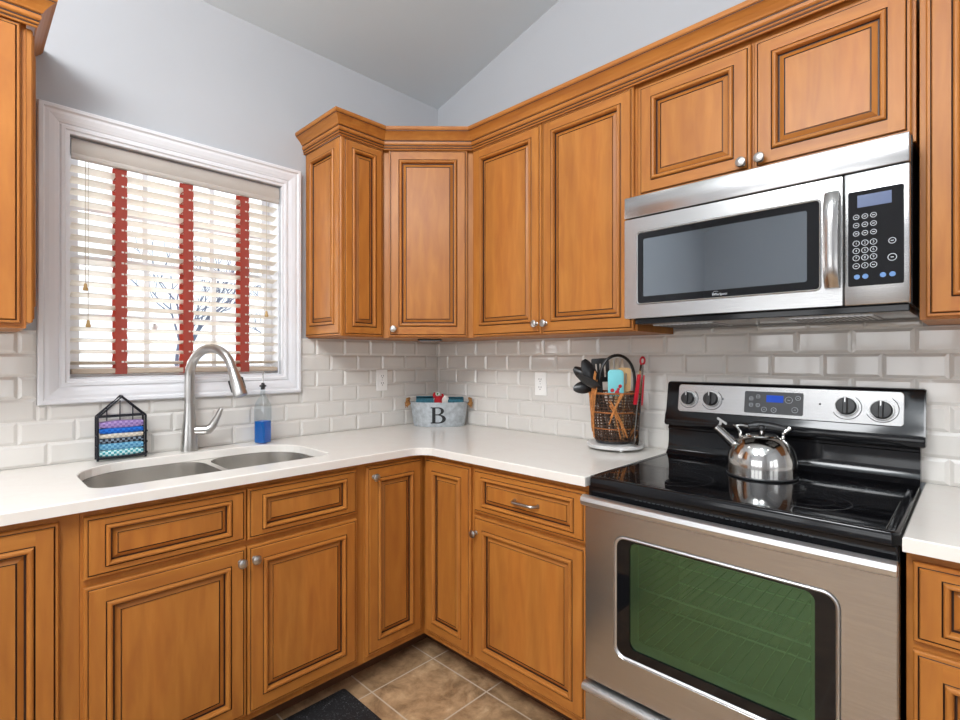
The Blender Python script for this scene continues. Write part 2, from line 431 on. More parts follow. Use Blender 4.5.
for i, (a, b) in enumerate(((-3.7,-2.7),(-2.5,-1.5))): plain_window('window_%d' % (i+5), lambda u, z, d: (4.8+d, u, z), a, b, FZ0, FZ1)

# ------------------------------------------------------------------ backsplash: bevelled subway tile
def tiles(u0, u1, z0, z1, hole, to3d, shift, name):
    mb = MB(); P = 0.1545; H = 0.0772; g = 0.0011; bv = 0.0095; t0, t1, t2 = 0.0006, 0.006, 0.0105
    def piece(a, b, c, d, ok):
        if b-a < 0.004 or d-c < 0.004: return
        a += g; b -= g; c += g; d -= g
        k = min(bv, (b-a)*0.3, (d-c)*0.3)
        L = [[(a,c),(b,c),(b,d),(a,d)]]*2 + [[(a+k,c+k),(b-k,c+k),(b-k,d-k),(a+k,d-k)]]
        mb.loft([[to3d(u, z, t) for u, z in lp] for lp, t in zip(L, (t0, t1, t2))], 0, True, False, True)
    row = 0; z = z0
    while z < z1-0.001:
        ze = min(z+H, z1); u = u0 - P + ((shift + (P/2 if row % 2 else 0)) % P)
        while u < u1:
            a, b = max(u, u0), min(u+P, u1)
            if b > a:
                if hole and not (b <= hole[0] or a >= hole[1] or ze <= hole[2] or z >= hole[3]):
                    if a < hole[0]: piece(a, hole[0], z, ze, 1)
                    if b > hole[1]: piece(hole[1], b, z, ze, 1)
                    if z < hole[2]: piece(max(a,hole[0]), min(b,hole[1]), z, min(ze,hole[2]), 1)
                else: piece(a, b, z, ze, 1)
            u += P
        z += H; row += 1
    # grout bed
    if hole:
        for a, b, c, d in ((u0,u1,z0,hole[2]),(u0,hole[0],hole[2],z1),(hole[1],u1,hole[2],z1)):
            mb.loft([[to3d(u, z, t) for u, z in ((a,c),(b,c),(b,d),(a,d))] for t in (0.0003, 0.0052)], 1, True, False, True)
    else:
        mb.loft([[to3d(u, z, t) for u, z in ((u0,z0),(u1,z0),(u1,z1),(u0,z1))] for t in (0.0003, 0.0052)], 1, True, False, True)
    return struct(mb.build(name, [TILE, GROUT], smooth=False))
CY0, CY1, CZ0, CZ1 = -1.8256, -0.877, 1.1245, 2.1715      # casing outline
tiles(-2.6, -0.0055, 0.915, 1.3810, (CY0-0.001, CY1+0.001, CZ0-0.001, 9), lambda u, z, t: (t, u, z), 0.03, 'trim_1')
tiles(0.0, 3.3, 0.915, 1.3810, None, lambda u, z, t: (u, -t, z), 0.10, 'trim_2')
mb = MB()
tiles(1.446, 2.204, 1.3815, 1.402, None, lambda u, z, t: (u, -t, z), 0.0, 'trim_3')

# ------------------------------------------------------------------ sink window
win = bpy.data.objects.new('window_1', None); COL.objects.link(win); win.location = (0, -1.351, 1.2135); struct(win); OFF[win.name] = Vector(win.location)
mb = MB()
prof = [(0,0.0005),(0,0.024),(0.004,0.028),(0.014,0.028),(0.017,0.024),(0.020,0.022),(0.030,0.023),(0.045,0.020),(0.056,0.016),(0.058,0.0135),(0.062,0.0135),(0.064,0.018),(0.074,0.018),(0.078,0.013),(0.088,0.012),(0.088,-0.02)]
loops = []
for i, x in prof:
    loops.append([(x, y, z) for y, z in ((CY0+i,CZ0+i),(CY1-i,CZ0+i),(CY1-i,CZ1-i),(CY0+i,CZ1-i))])
mb.loft(loops, 0)
mb.build('casing', WHITE, win, smooth=False)
mb = MB()   # jamb lining
o4 = [(WY0,WZ0),(WY1,WZ0),(WY1,WZ1),(WY0,WZ1)]; i4 = [(WY0+0.003,WZ0+0.003),(WY1-0.003,WZ0+0.003),(WY1-0.003,WZ1-0.003),(WY0+0.003,WZ1-0.003)]
mb.loft([[(x, *p) for p in lp] for x, lp in ((-0.15,o4),(-0.0205,o4),(-0.0205,i4),(-0.15,i4))], 0)
mb.build('jamb', WHITE, win, smooth=False)
A, B, C, D = WY0+0.0035, WY1-0.0035, WZ0+0.0035, WZ1-0.0035; ZM = 1.655
def sash(x0, x1, z0, z1, nm):
    mb = MB(); t = 0.036
    for y0, y1, c, d in ((A,B,z0,z0+t),(A,B,z1-t,z1),(A,A+t,z0+t,z1-t),(B-t,B,z0+t,z1-t)): mb.box(x0, x1, y0, y1, c, d)
    for i in (1, 2):
        u = A+(B-A)*i/3; mb.box(x0+0.006, x1-0.006, u-0.010, u+0.010, z0+t, z1-t)
    zc = (z0+z1)/2; us = [A+t, A+(B-A)/3-0.010, A+(B-A)/3+0.010, A+(B-A)*2/3-0.010, A+(B-A)*2/3+0.010, B-t]
    for k in range(3): mb.box(x0+0.006, x1-0.006, us[2*k], us[2*k+1], zc-0.009, zc+0.009)
    s = mb.build('sash', WHITE, win, smooth=False)
    mb = MB(); xm = (x0+x1)/2
    mb.loft([[(xm, A+t, z0+t), (xm, B-t, z0+t)], [(xm, A+t, z1-t), (xm, B-t, z1-t)]], 0, False)
    mb.build('pane', GLASS, s, smooth=False)
sash(-0.118, -0.092, C, ZM+0.018, 'lower'); sash(-0.146, -0.120, ZM-0.018, D, 'upper')

# blind
bl = thing('window_blind', 'white slatted wood blind with rust cloth ladder tapes hanging in the sink window', 'blind', (-0.05, -1.351, 1.2265), world=True)
BY0, BY1 = WY0+0.005, WY1-0.005; BX = -0.044
mb = MB()
vp = [(-0.017,2.078),(-0.009,2.076),(-0.004,2.062),(-0.003,2.038),(-0.007,2.024),(-0.003,2.015),(-0.005,2.006),(-0.012,2.003),(-0.016,2.008)]
mb.loft([[(x, y, z) for x, z in vp] for y in (BY0, BY1)], 0, True, True, True)
mb.build('valance', VALM, bl)
mb = MB(); mb.box(BX-0.024, BX+0.024, BY0+0.003, BY1-0.003, 2.024, 2.072); mb.build('head_rail', WHITE, bl, smooth=False)
mb = MB(); pitch = 0.0418; z = 1.268; tilt = math.radians(-13); nsl = 0; ZS = []
while z < 2.02:
    ZS.append(z); c, s_ = math.cos(tilt), math.sin(tilt); w = 0.0245; h = 0.0014
    pts = [(-w, -h), (0, -h+0.0012), (w, -h), (w, h), (0, h+0.0012), (-w, h)]
    lp = [(BX + u*c + v*s_, z - u*s_ + v*c) for u, v in pts]
    mb.loft([[(x, y, zz) for x, zz in lp] for y in (BY0+0.002, BY1-0.002)], 0, True, True, True); z += pitch
mb.build('slats', SLAT, bl, smooth=False)
mb = MB(); mb.box(BX-0.026, BX+0.026, BY0+0.002, BY1-0.002, 1.2275, 1.247, 0.003); mb.build('bottom_rail', RAILM, bl, smooth=False)
for yc in (-1.580, -1.349, -1.122):
    mb = MB()
    for x, dy in ((BX+0.0265, 0.0), (BX-0.0268, 0.0)):
        ks = [1.2262] + [zz+dz for zz in ZS for dz in (-0.012, 0.012)] + [2.02]
        L = []
        for k, zz in enumerate(ks):
            wob = 0.0012*math.sin(k*2.4)
            L.append([(x+wob*0.4, yc-0.019+wob, zz), (x+wob*0.4, yc+0.019+wob, zz), (x+0.0008+wob*0.4, yc+0.019+wob, zz), (x+0.0008+wob*0.4, yc-0.019+wob, zz)])
        mb.loft(L, 0, True, True, True)
    mb.box(BX-0.027, BX+0.027, yc-0.019, yc+0.019, 1.2255, 1.2268)
    for zz in ZS: mb.box(BX-0.0262, BX+0.0262, yc-0.016, yc-0.012, zz-0.0062, zz-0.0054); mb.box(BX-0.0262, BX+0.0262, yc+0.012, yc+0.016, zz-0.0062, zz-0.0054)
    for zz in ZS:
        for u in (0.001, 0.0130): mb.box(BX+0.0280, BX+0.0288, yc+u, yc+u+(0.008 if u < 0.01 else 0.006), zz+0.0005, zz+0.0070, m=1)
    mb.build('ladder_tape', [TAPE, SLAT], bl, smooth=False)
for y, zl in ((-1.690, 1.535), (-1.682, 1.402), (-1.028, 1.478)):
    mb = MB(); mb.tube([(-0.0105, y, 2.002), (-0.0105, y, zl+0.02)], 0.0012, 6)
    c = mb.build('pull_cord', CORD, bl)
    mb = MB(); mb.lathe([(0.003,0.024),(0.005,0.02),(0.0055,0.012),(0.008,0.004),(0.0085,0.0),(0.006,-0.003)][::-1], Matrix.Translation((-0.0105, y, zl)), 12)
    mb.build('tassel', TASSEL, c)

# ------------------------------------------------------------------ outside the sink window
mb = MB(); mb.box(-40, -0.2, -30, 30, -0.5, -0.4); struct(mb.build('ground', GRASSM, smooth=False))
def tree(x, y, h, seed, label, name='bare_tree', stems=1, z=-0.4):
    rnd = random.Random(seed); mb = MB()
    def grow(p, d, L, r, lev):
        q = p + d*L; mid = p + d*L*0.5 + Vector((rnd.uniform(-1,1), rnd.uniform(-1,1), 0))*L*0.06
        mb.tube([p, mid, q], [r, r*0.85, r*0.68], 5 if lev < 2 else 3, cap=False)
        if lev >= 5: return
        for _ in range(3 if lev < 4 else 2):
            nd = (d + Vector((rnd.uniform(-1,1), rnd.uniform(-1,1), rnd.uniform(-0.35,0.8)))*0.75).normalized()
            grow(q if rnd.random() < 0.6 else p + d*L*rnd.uniform(0.5, 0.95), nd, L*rnd.uniform(0.62, 0.82), r*0.62, lev+1)
    for k in range(stems):
        a = 2*PI*k/stems; sp = 0.0 if stems == 1 else 0.45
        grow(Vector((0.12*sp*math.cos(a),0.12*sp*math.sin(a),0)), Vector((sp*math.cos(a)+0.02,sp*math.sin(a)+0.02,1)).normalized(), h*0.26, h*0.0105, 0 if stems == 1 else 1)
    o = mb.build(name, BARK, None)
    o.location = (x, y, z); tag(o, label, 'tree'); return o
tree(-7.6, 0.6, 5.2, 3, 'bare grey tree outside seen through the left panes of the sink window')
tree(-10.0, 4.4, 6.0, 5, 'bare grey tree outside seen through the middle panes of the sink window')
tree(-8.0, 9.0, 5.4, 11, 'bare grey tree outside seen through the right panes of the sink window')
for i, (x, y, h, w) in enumerate(((-3.0,-0.9,2.0,'lower left'),(-3.4,0.9,2.0,'lower middle'),(-3.9,2.8,2.2,'lower right'))):
    tree(x, y, h, 20+i, 'leafless twiggy shrub outside behind the %s panes of the sink window' % w, 'bare_shrub', 13)

# ------------------------------------------------------------------ cabinet doors
def panel(mb, x0, x1, z0, z1, y0=0.0, t=0.019, F=0.047, k=1.0, FR=None):
    FR = FR or F
    # raised panel front on plane y=y0 facing -y with mitred bead and glazed grooves
    def R(i, h, j=None):
        j = i if j is None else j
        return [(x0+i, y0-h, z0+j), (x1-i, y0-h, z0+j), (x1-i, y0-h, z1-j), (x0+i, y0-h, z1-j)]
    def rings(lst, cap):
        L = [[mb.bm.verts.new(p) for p in R(q[0], q[1], q[3] if len(q) > 3 else None)] for q in lst]
        for a in range(len(L)-1):
            for e in range(4):
                f = (e+1) % 4; g = lst[a+1][2]
                mat = 2 if g else (1 if e in (0, 2) else 0)
                mb.face([L[a][e], L[a][f], L[a+1][f], L[a+1][e]], mat)
        if cap: mb.face(L[-1], 0)
    back = mb.face([mb.bm.verts.new(p) for p in R(0, 0)][::-1], 0)
    rings([(0,0,0),(0,0.011,0),(0.003,0.0145,0),(0.0080,0.0145,0),(0.0088,0.0125,1),(0.0104,0.0140,1),(0.0125,t,0)], False)
    # butt jointed frame
    a, b = 0.0125, F
    V = lambda x, z: mb.bm.verts.new((x, y0-t, z))
    mb.face([V(x0+a,z0+a), V(x0+b,z0+a), V(x0+b,z1-a), V(x0+a,z1-a)], 0)
    mb.face([V(x1-b,z0+a), V(x1-a,z0+a), V(x1-a,z1-a), V(x1-b,z1-a)], 0)
    mb.face([V(x0+b,z0+a), V(x1-b,z0+a), V(x1-b,z0+FR), V(x0+b,z0+FR)], 1)
    mb.face([V(x0+b,z1-FR), V(x1-b,z1-FR), V(x1-b,z1-a), V(x0+b,z1-a)], 1)
    P = [(0,t,0),(0.0012,t-0.003,1),(0.0030,t-0.002,1),(0.0038,t+0.003,0),(0.0065,t+0.0062,0),(0.0100,t+0.0070,0),(0.0135,t+0.0060,0),(0.0160,t+0.002,0),(0.0172,t-0.007,0),(0.0184,t-0.0100,1),(0.0216,t-0.0100,1),
         (0.0250,t-0.0080,0),(0.0340,t-0.0035,0),(0.0350,t-0.0062,1),(0.0370,t-0.0062,1),(0.0378,t-0.0028,0)]
    rings([(F+i*k, h, g, FR+i*k) for i, h, g in P], True)
def front(name, parent, x0, x1, z0, z1, yf, F=0.047, k=1.0, label=None, FR=None):
    mb = MB(); panel(mb, x0, x1, z0, z1, yf, F=F, k=k, FR=FR)
    return mb.build(name, WOOD, parent, smooth=False, label=label)
def knob(parent, x, y, z):
    mb = MB(); M = Matrix.Translation((x, y, z)) @ Matrix.Rotation(PI/2, 4, 'X')
    mb.lathe([(0.009,0),(0.0085,0.002),(0.0055,0.004),(0.005,0.012),(0.0085,0.0155),(0.0145,0.0185),(0.0155,0.022),(0.0140,0.0255),(0.0085,0.0280),(0.002,0.0288)], M, 20)
    return mb.build('knob', NICKEL, parent)
def carcass(name, parent, x0, x1, yb, yf, z0, z1, base=False):
    mb = MB(); mb.box(x0, x1, yf, yb, z0, z1, 0.001)
    o = mb.build(name, WOOD, parent, smooth=False)
    if base:
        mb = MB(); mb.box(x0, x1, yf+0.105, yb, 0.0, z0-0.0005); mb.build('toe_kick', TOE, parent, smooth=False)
    return o
BD = 0.610; CB = 0.883     # base depth to face frame, underside of worktop
DF = -BD - 0.0005
# --- window wall (local x runs towards the corner, -y faces the room)
R90 = PI/2; G = 0.014
cab = thing('base_cabinet', 'wooden base cabinet at the far left with one tall door, beside the sink cabinet', 'cabinet', (G, -2.42, 0), R90)
carcass('body', cab, 0, 0.6295, 0, -BD+G, 0.10, CB, True)
front('door', cab, 0.04, 0.586, 0.127, 0.862, DF+G)
cab = thing('sink_cabinet', 'wide wooden base cabinet under the double sink with two doors below two false drawer fronts', 'cabinet', (G, -1.79, 0), R90)
# open-topped carcass so that the bowls hang inside it
mb = MB(); w = 0.8755; yf = -BD+G
mb.box(0, w, yf, yf+0.018, 0.10, CB); mb.box(0, 0.018, yf+0.0182, 0, 0.10, CB); mb.box(w-0.018, w, yf+0.0182, 0, 0.10, CB); mb.box(0.0182, w-0.0182, yf+0.0182, 0, 0.10, 0.118)
mb.build('body', WOOD, cab, smooth=False)
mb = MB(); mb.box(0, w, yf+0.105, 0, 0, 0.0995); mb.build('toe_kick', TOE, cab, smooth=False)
for a, b, kx in ((0.006, 0.4265, 0.406), (0.4305, 0.838, 0.450)):
    front('drawer_front', cab, a, b, 0.694, 0.862, DF+G, 0.045, 0.85, FR=0.026)
    d = front('door', cab, a, b, 0.127, 0.674, DF+G)
    knob(d, kx, DF+G-0.019, 0.632)
# --- corner carousel cabinet
cab = thing('corner_cabinet', 'wooden inside-corner base cabinet with two tall narrow doors meeting at the corner', 'cabinet', (0, 0, 0), world=True)
def lshape(d, a): return [(0.014,-0.014),(a,-0.014),(a,-d),(d,-d),(d,-a),(0.014,-a)]
mb = MB(); mb.prism(lshape(BD, 0.9138), 0.10, CB); mb.build('body', WOOD, cab, smooth=False)
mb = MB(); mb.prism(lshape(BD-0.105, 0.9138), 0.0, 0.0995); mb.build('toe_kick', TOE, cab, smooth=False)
d = front('door', cab, 0.6345, 0.908, 0.127, 0.862, DF)
mb = MB(); panel(mb, -0.908, -0.6335, 0.127, 0.862, DF); bmesh.ops.rotate(mb.bm, verts=mb.bm.verts, cent=(0,0,0), matrix=Matrix.Rotation(PI/2, 3, 'Z'))
d = mb.build('door', WOOD, cab, smooth=False)
k = knob(d, -0.880, DF-0.019, 0.822); k.data.transform(Matrix.Rotation(PI/2, 4, 'Z'))
# --- drawer base between corner and stove
cab = thing('drawer_cabinet', 'wooden base cabinet left of the stove with one drawer over one wide door', 'cabinet', (0.914, 0, 0), world=True)
carcass('body', cab, 0.9145, 1.4425, -G, -BD, 0.10, CB, True)
d = front('drawer', cab, 0.927, 1.430, 0.694, 0.860, DF, 0.042, 0.85, FR=0.026)
mb = MB(); xc, yc, zc = 1.188, DF-0.0165, 0.777; n = 14
pts = [(xc + 0.052*math.cos(PI*(1-i/n))*1.0, yc-0.028*min(1, 1.5*math.sin(PI*i/n)), zc) for i in range(n+1)]
mb.tube(pts, [0.0075 if i in (0, n) else 0.0048+0.001*math.sin(PI*i/n) for i in range(n+1)], 10)
mb.build('pull_handle', NICKEL, d)
d = front('door', cab, 0.927, 1.430, 0.127, 0.680, DF)
knob(d, 0.944, DF-0.019, 0.617)
# --- right base
cab = thing('drawer_cabinet', 'wooden base cabinet right of the stove, cut off by the picture edge', 'cabinet', (2.21, 0, 0), world=True)
carcass('body', cab, 2.212, 2.90, -G, -BD, 0.10, CB, True)
front('drawer', cab, 2.2235, 2.885, 0.694, 0.860, DF, 0.045, 0.85, FR=0.026)
front('door', cab, 2.2235, 2.885, 0.127, 0.676, DF)

# ------------------------------------------------------------------ wall cabinets
UD = 0.305; UB, UT = 1.3830, 2.275; UF = -UD-0.0005
cab = thing('wall_cabinet', 'narrow wooden wall cabinet right of the window with a paneled end', 'cabinet', (0, -0.61, UB), world=True)
mb = MB(); mb.box(0.0006, UD, -0.829, -0.6105, UB, UT, 0.001); mb.build('body', WOOD, cab, smooth=False)
mb = MB(); panel(mb, 0.002, 0.322, 1.387, 2.268, -0.8295); mb.build('end_panel', WOOD, cab, smooth=False)
mb = MB(); panel(mb, -0.828, -0.619, 1.387, 2.266, UF, F=0.040); bmesh.ops.rotate(mb.bm, verts=mb.bm.verts, cent=(0,0,0), matrix=Matrix.Rotation(PI/2, 3, 'Z'))
d = mb.build('door', WOOD, cab, smooth=False)
k = knob(d, -0.803, UF-0.019, 1.423); k.data.transform(Matrix.Rotation(PI/2, 4, 'Z'))
cab = thing('wall_cabinet', 'angled wooden wall cabinet in the corner above the tin pail, one door', 'cabinet', (0, 0, UB), world=True)
mb = MB(); mb.prism([(0.0006,-0.0006),(0.6095,-0.0006),(0.6095,-UD),(UD,-0.6095),(0.0006,-0.6095)], UB, UT); mb.build('body', WOOD, cab, smooth=False)
M45 = Matrix.Translation((UD, -0.61, 0)) @ Matrix.Rotation(PI/4, 4, 'Z')
mb = MB(); panel(mb, 0.030, 0.400, 1.387, 2.267, -0.0008); bmesh.ops.transform(mb.bm, verts=mb.bm.verts, matrix=M45)
d = mb.build('door', WOOD, cab, smooth=False)
k = knob(d, 0.055, -0.0198, 1.423); k.data.transform(M45)
cab = thing('wall_cabinet', 'tall wooden wall cabinet with two doors between the corner and the microwave', 'cabinet', (0.61, 0, UB), world=True)
mb = MB(); mb.box(0.6105, 1.4425, -UD, -0.0006, UB, UT, 0.001); mb.build('body', WOOD, cab, smooth=False)
d = front('door', cab, 0.616, 1.019, 1.387, 2.266, UF); knob(d, 0.998, UF-0.019, 1.430)
d = front('door', cab, 1.0235, 1.4345, 1.387, 2.266, UF); knob(d, 1.046, UF-0.019, 1.430)
cab = thing('wall_cabinet', 'short wooden wall cabinet with two doors above the microwave', 'cabinet', (1.443, 0, 1.842), world=True)
mb = MB(); mb.box(1.443, 2.2085, -UD, -0.0006, 1.842, UT, 0.001); mb.build('body', WOOD, cab, smooth=False)
d = front('door', cab, 1.454, 1.823, 1.861, 2.250, UF); knob(d, 1.801, UF-0.019, 1.887)
d = front('door', cab, 1.832, 2.200, 1.861, 2.250, UF); knob(d, 1.852, UF-0.019, 1.887)
cab = thing('wall_cabinet', 'wooden wall cabinet right of the microwave, cut off by the picture edge', 'cabinet', (2.21, 0, UB), world=True)
mb = MB(); mb.box(2.215, 2.90, -UD, -0.0006, UB, UT, 0.001); mb.build('body', WOOD, cab, smooth=False)
front('door', cab, 2.228, 2.885, 1.389, 2.266, UF)
CRP = [(-0.0004,2.262,0),(0.006,2.263,0),(0.009,2.267,0),(0.006,2.2695,2),(0.006,2.2715,2),(0.012,2.273,0),(0.015,2.277,0),(0.011,2.280,2),(0.011,2.2825,2),(0.016,2.284,0),(0.021,2.288,0),
       (0.022,2.297,0),(0.018,2.2990,2),(0.018,2.3020,2),(0.026,2.304,0),(0.031,2.309,0),(0.046,2.320,0),(0.064,2.330,0),(0.075,2.334,0),(0.075,2.337,2),(0.081,2.339,0),(0.084,2.344,0),(0.084,2.353,0),(-0.02,2.354,0)]
def crown(path, closed_ends=True):
    # sweep the moulding along a path, mitred; outward is to the right of travel
    mb = MB(); n = len(path); L = []
    for i in range(n):
        p = Vector(path[i])
        e1 = (p-Vector(path[i-1])).normalized() if i else None
        e2 = (Vector(path[i+1])-p).normalized() if i < n-1 else None
        e1 = e1 or e2; e2 = e2 or e1
        n1 = Vector((e1.y,-e1.x)); n2 = Vector((e2.y,-e2.x)); b = n1+n2; b = b/b.dot(n1)
        L.append([(p.x+b.x*o*(0.55 if o > 0 else 1), p.y+b.y*o*(0.55 if o > 0 else 1), z+max(0, z-2.262)*0.03) for o, z, g in CRP])
    V = [[mb.bm.verts.new(q) for q in lp] for lp in L]
    m = len(CRP)
    for i in range(n-1):
        for j in range(m-1):
            mb.face([V[i][j], V[i][j+1], V[i+1][j+1], V[i+1][j]], 2 if CRP[j+1][2] else 1)
        mb.face([V[i][m-1], V[i][0], V[i+1][0], V[i+1][m-1]], 1)
    mb.face(V[0], 1); mb.face(V[-1], 1)
    return mb
mb = crown([(0.0006,-0.850),(0.3255,-0.850),(0.3255,-0.6185),(0.6185,-0.3255),(2.9,-0.3255)])
o = mb.build('crown_molding', WOOD, None, smooth=False); origin_to(o, (0.3255,-0.61,2.262))
tag(o, 'long wooden crown molding running along the top of the cabinets right of the window', 'molding')
cab = thing('wall_cabinet', 'wooden wall cabinet left of the window at the picture edge, with its own crown', 'cabinet', (0, -2.5, UB), world=True)
LY = -1.8745
mb = MB(); mb.box(0.0006, UD, -2.5, LY-0.0005, 1.374, UT, 0.001); mb.build('body', WOOD, cab, smooth=False)
mb = MB(); panel(mb, 0.003, UD, 1.391, 2.262, 0); bmesh.ops.transform(mb.bm, verts=mb.bm.verts, matrix=Matrix.Translation((UD+0.002, LY, 0)) @ Matrix.Rotation(PI, 4, 'Z'))
mb.build('end_panel', WOOD, cab, smooth=False)
mb = MB(); panel(mb, -2.49, LY-0.014, 1.388, 2.262, UF); bmesh.ops.rotate(mb.bm, verts=mb.bm.verts, cent=(0,0,0), matrix=Matrix.Rotation(PI/2, 3, 'Z'))
mb.build('door', WOOD, cab, smooth=False)
mb = crown([(0.3255,-2.5),(0.3255,LY+0.0195),(0.0006,LY+0.0195)]); mb.build('crown', WOOD, cab, smooth=False)

# ------------------------------------------------------------------ worktops
CT = 0.9140; CU = 0.8836; CFR = 0.648
def arc(cx, cy, r, a0, a1, n): return [(cx+r*math.cos(a0+(a1-a0)*i/n), cy+r*math.sin(a0+(a1-a0)*i/n)) for i in range(n+1)]
outer = [(0.0006,-0.0006),(0.0006,-2.6),(CFR,-2.6)] + arc(CFR+0.075, -CFR-0.075, 0.075, PI, PI/2, 8) + [(1.4415,-CFR),(1.4415,-0.0006)]
def rr_hole(x0, x1, y0, y1, rb, rf, seg=8):     # sink outline: big radius at the back (low x)
    return rrect(x0, x1, y0, y1, [rb, rf, rf, rb], seg)
SX0, SX1, SY0, SY1 = 0.112, 0.530, -1.752, -0.998
hole = rr_hole(SX0, SX1, SY0, SY1, 0.185, 0.055)
mb = MB(); mb.holed(outer, [hole], CU, CT, None, 0, ch=0.003)
o = mb.build('countertop', QUARTZ, None, smooth=False); origin_to(o, (0.3,-0.3,CU)); tag(o, 'L-shaped white quartz countertop running from the sink around the corner to the stove', 'countertop')
mb = MB(); mb.holed([(2.2085,-0.0006),(2.2085,-CFR),(2.95,-CFR),(2.95,-0.0006)], [], CU, CT, None, 0, ch=0.003)
o = mb.build('countertop', QUARTZ, None, smooth=False); origin_to(o, (2.6,-0.3,CU)); tag(o, 'short white quartz countertop right of the stove', 'countertop')
# sink
snk = thing('sink', 'stainless steel undermount double bowl sink in front of the faucet', 'sink', (0.32, -1.368, CU-0.2), world=True)
mb = MB(); DIV = -1.342
hl = offset(hole, 0.003)
b1 = rr_hole(SX0+0.004, SX1-0.004, SY0+0.004, DIV-0.011, 0.170, 0.060); b2 = rr_hole(SX0+0.004, SX1-0.004, DIV+0.011, SY1-0.004, 0.170, 0.060)
b1 = rrect(SX0+0.004, SX1-0.004, SY0+0.004, DIV-0.011, [0.17, 0.06, 0.06, 0.09], 8); b2 = rrect(SX0+0.004, SX1-0.004, DIV+0.011, SY1-0.004, [0.09, 0.06, 0.06, 0.17], 8)
# rim flange with the two openings
mb.holed(offset(hole, 0.018), [b1, b2], CU-0.0035, CU-0.0008, None, 0)
mb.build('rim', SINKST, snk)
for bb, nm in ((b1, 'bowl'), (b2, 'bowl')):
    mb = MB(); cx = sum(p[0] for p in bb)/len(bb); cy = sum(p[1] for p in bb)/len(bb)
    def sc(f): return [(cx+(p[0]-cx)*f, cy+(p[1]-cy)*f) for p in bb]
    L = []
    for f, z in ((1,CU-0.0036),(0.995,CU-0.03),(0.985,CU-0.15),(0.965,CU-0.175),(0.92,CU-0.188),(0.80,CU-0.192),(0.13,CU-0.196)): L.append([(x, y, z) for x, y in sc(f)])
    mb.loft(L, 0)
    bw = mb.build(nm, SINKST, snk)
    mb = MB(); mb.lathe([(0.045,0),(0.043,0.002),(0.03,0.0),(0.006,0.001)], Matrix.Translation((cx, cy, CU-0.197)), 20, 0, True, True); mb.build('drain', CHROME, bw)

# ------------------------------------------------------------------ faucet
FB = Vector((0.056, -1.366, CT))
fc = thing('faucet', 'brushed nickel gooseneck pull-down faucet standing behind the sink', 'faucet', FB, 0.42)
mb = MB(); mb.lathe([(0.0310,0.0006),(0.0310,0.010),(0.0300,0.03),(0.0270,0.08),(0.0232,0.12),(0.0200,0.16),(0.0186,0.19)], None, 28); mb.build('body', NICKEL, fc)
mb = MB(); pts = [(0,0,0.1905),(0,0,0.22),(0,0,0.26),(0.0005,0,0.285)]; R = 0.113
for i in range(19):
    a = PI - (PI-0.30)*i/18; pts.append((R+R*math.cos(a)+0.001, 0, 0.300+R*0.98*math.sin(a)))
mb.tube(pts, [0.0182]*4+[0.0178-0.0012*i/18 for i in range(19)], 18); mb.build('spout', NICKEL, fc)
e = Vector(pts[-1]); dr = (e-Vector(pts[-2])).normalized()
q = Vector((0,0,1)).rotation_difference(dr).to_matrix().to_4x4(); HM = Matrix.Translation(e+dr*0.001) @ q
mb = MB(); mb.lathe([(0.0168,0),(0.0180,0.002),(0.0190,0.02),(0.0228,0.064),(0.0258,0.106),(0.0246,0.112),(0.014,0.113)], HM, 24)
sp = mb.build('spray_head', NICKEL, fc)
mb = MB(); mb.box(-0.010, 0.010, -0.005, 0.005, 0.038, 0.086, 0.002, M=HM @ Matrix.Rotation(0.0, 4, 'Z') @ Matrix.Translation((0, 0.0245, 0)) ); mb.box(-0.006, 0.006, -0.010, 0.010, 0.040, 0.088, 0.002, M=HM @ Matrix.Translation((0.0255, 0, 0))); mb.build('spray_button', BLKPL, sp)
LM = Matrix.Rotation(-0.85, 4, 'Z')
mb = MB(); mb.tube([LM @ Vector(p) for p in ((0,0.020,0.082),(0,0.058,0.082))], [0.0195,0.0190], 18); mb.tube([LM @ Vector(p) for p in ((0,0.0585,0.082),(0,0.068,0.083),(0,0.080,0.094),(0,0.096,0.124),(0,0.112,0.160),(0,0.116,0.168))], [0.0190,0.0188,0.0165,0.0120,0.0095,0.0075], 14)
mb.build('lever', NICKEL, fc)

# ------------------------------------------------------------------ soap bottle
bt = thing('soap_bottle', 'square clear glass bottle half full of blue soap right of the faucet', 'bottle', (0.075, -1.080, CT), 0.55)
bt.scale = (0.84, 0.84, 1.04)
def sqr(h, r): return rrect(-h, h, -h, h, r, 4)
mb = MB(); mb.loft([[(x,y,z) for x,y in sqr(h, r)] for h, r, z in ((0.030,0.006,0.0006),(0.032,0.007,0.004),(0.032,0.007,0.150),(0.030,0.012,0.168),(0.022,0.014,0.185),(0.013,0.0128,0.200),(0.0115,0.0113,0.225),(0.0135,0.0133,0.228),(0.0135,0.0133,0.236))], 0, True, True, False)
mb.build('glass', BOTTLE, bt)
mb = MB(); mb.loft([[(x,y,z) for x,y in sqr(h, r)] for h, r, z in ((0.027,0.005,0.004),(0.0295,0.006,0.008),(0.0295,0.006,0.093))], 0, True, True, True); mb.build('soap', SOAP, bt)
mb = MB(); mb.lathe([(0.010,0.226),(0.0105,0.237),(0.017,0.238),(0.017,0.243),(0.009,0.247),(0.007,0.254)], None, 16); mb.lathe([(0.0035,0.2545),(0.003,0.285)], None, 10, 1)
mb.tube([(0,0,0.285),(0.003,0,0.296),(0.009,0,0.303)], [0.003,0.0028,0.0024], 8, 1)
mb.build('pour_spout', [BLKPL, CHROME], bt)

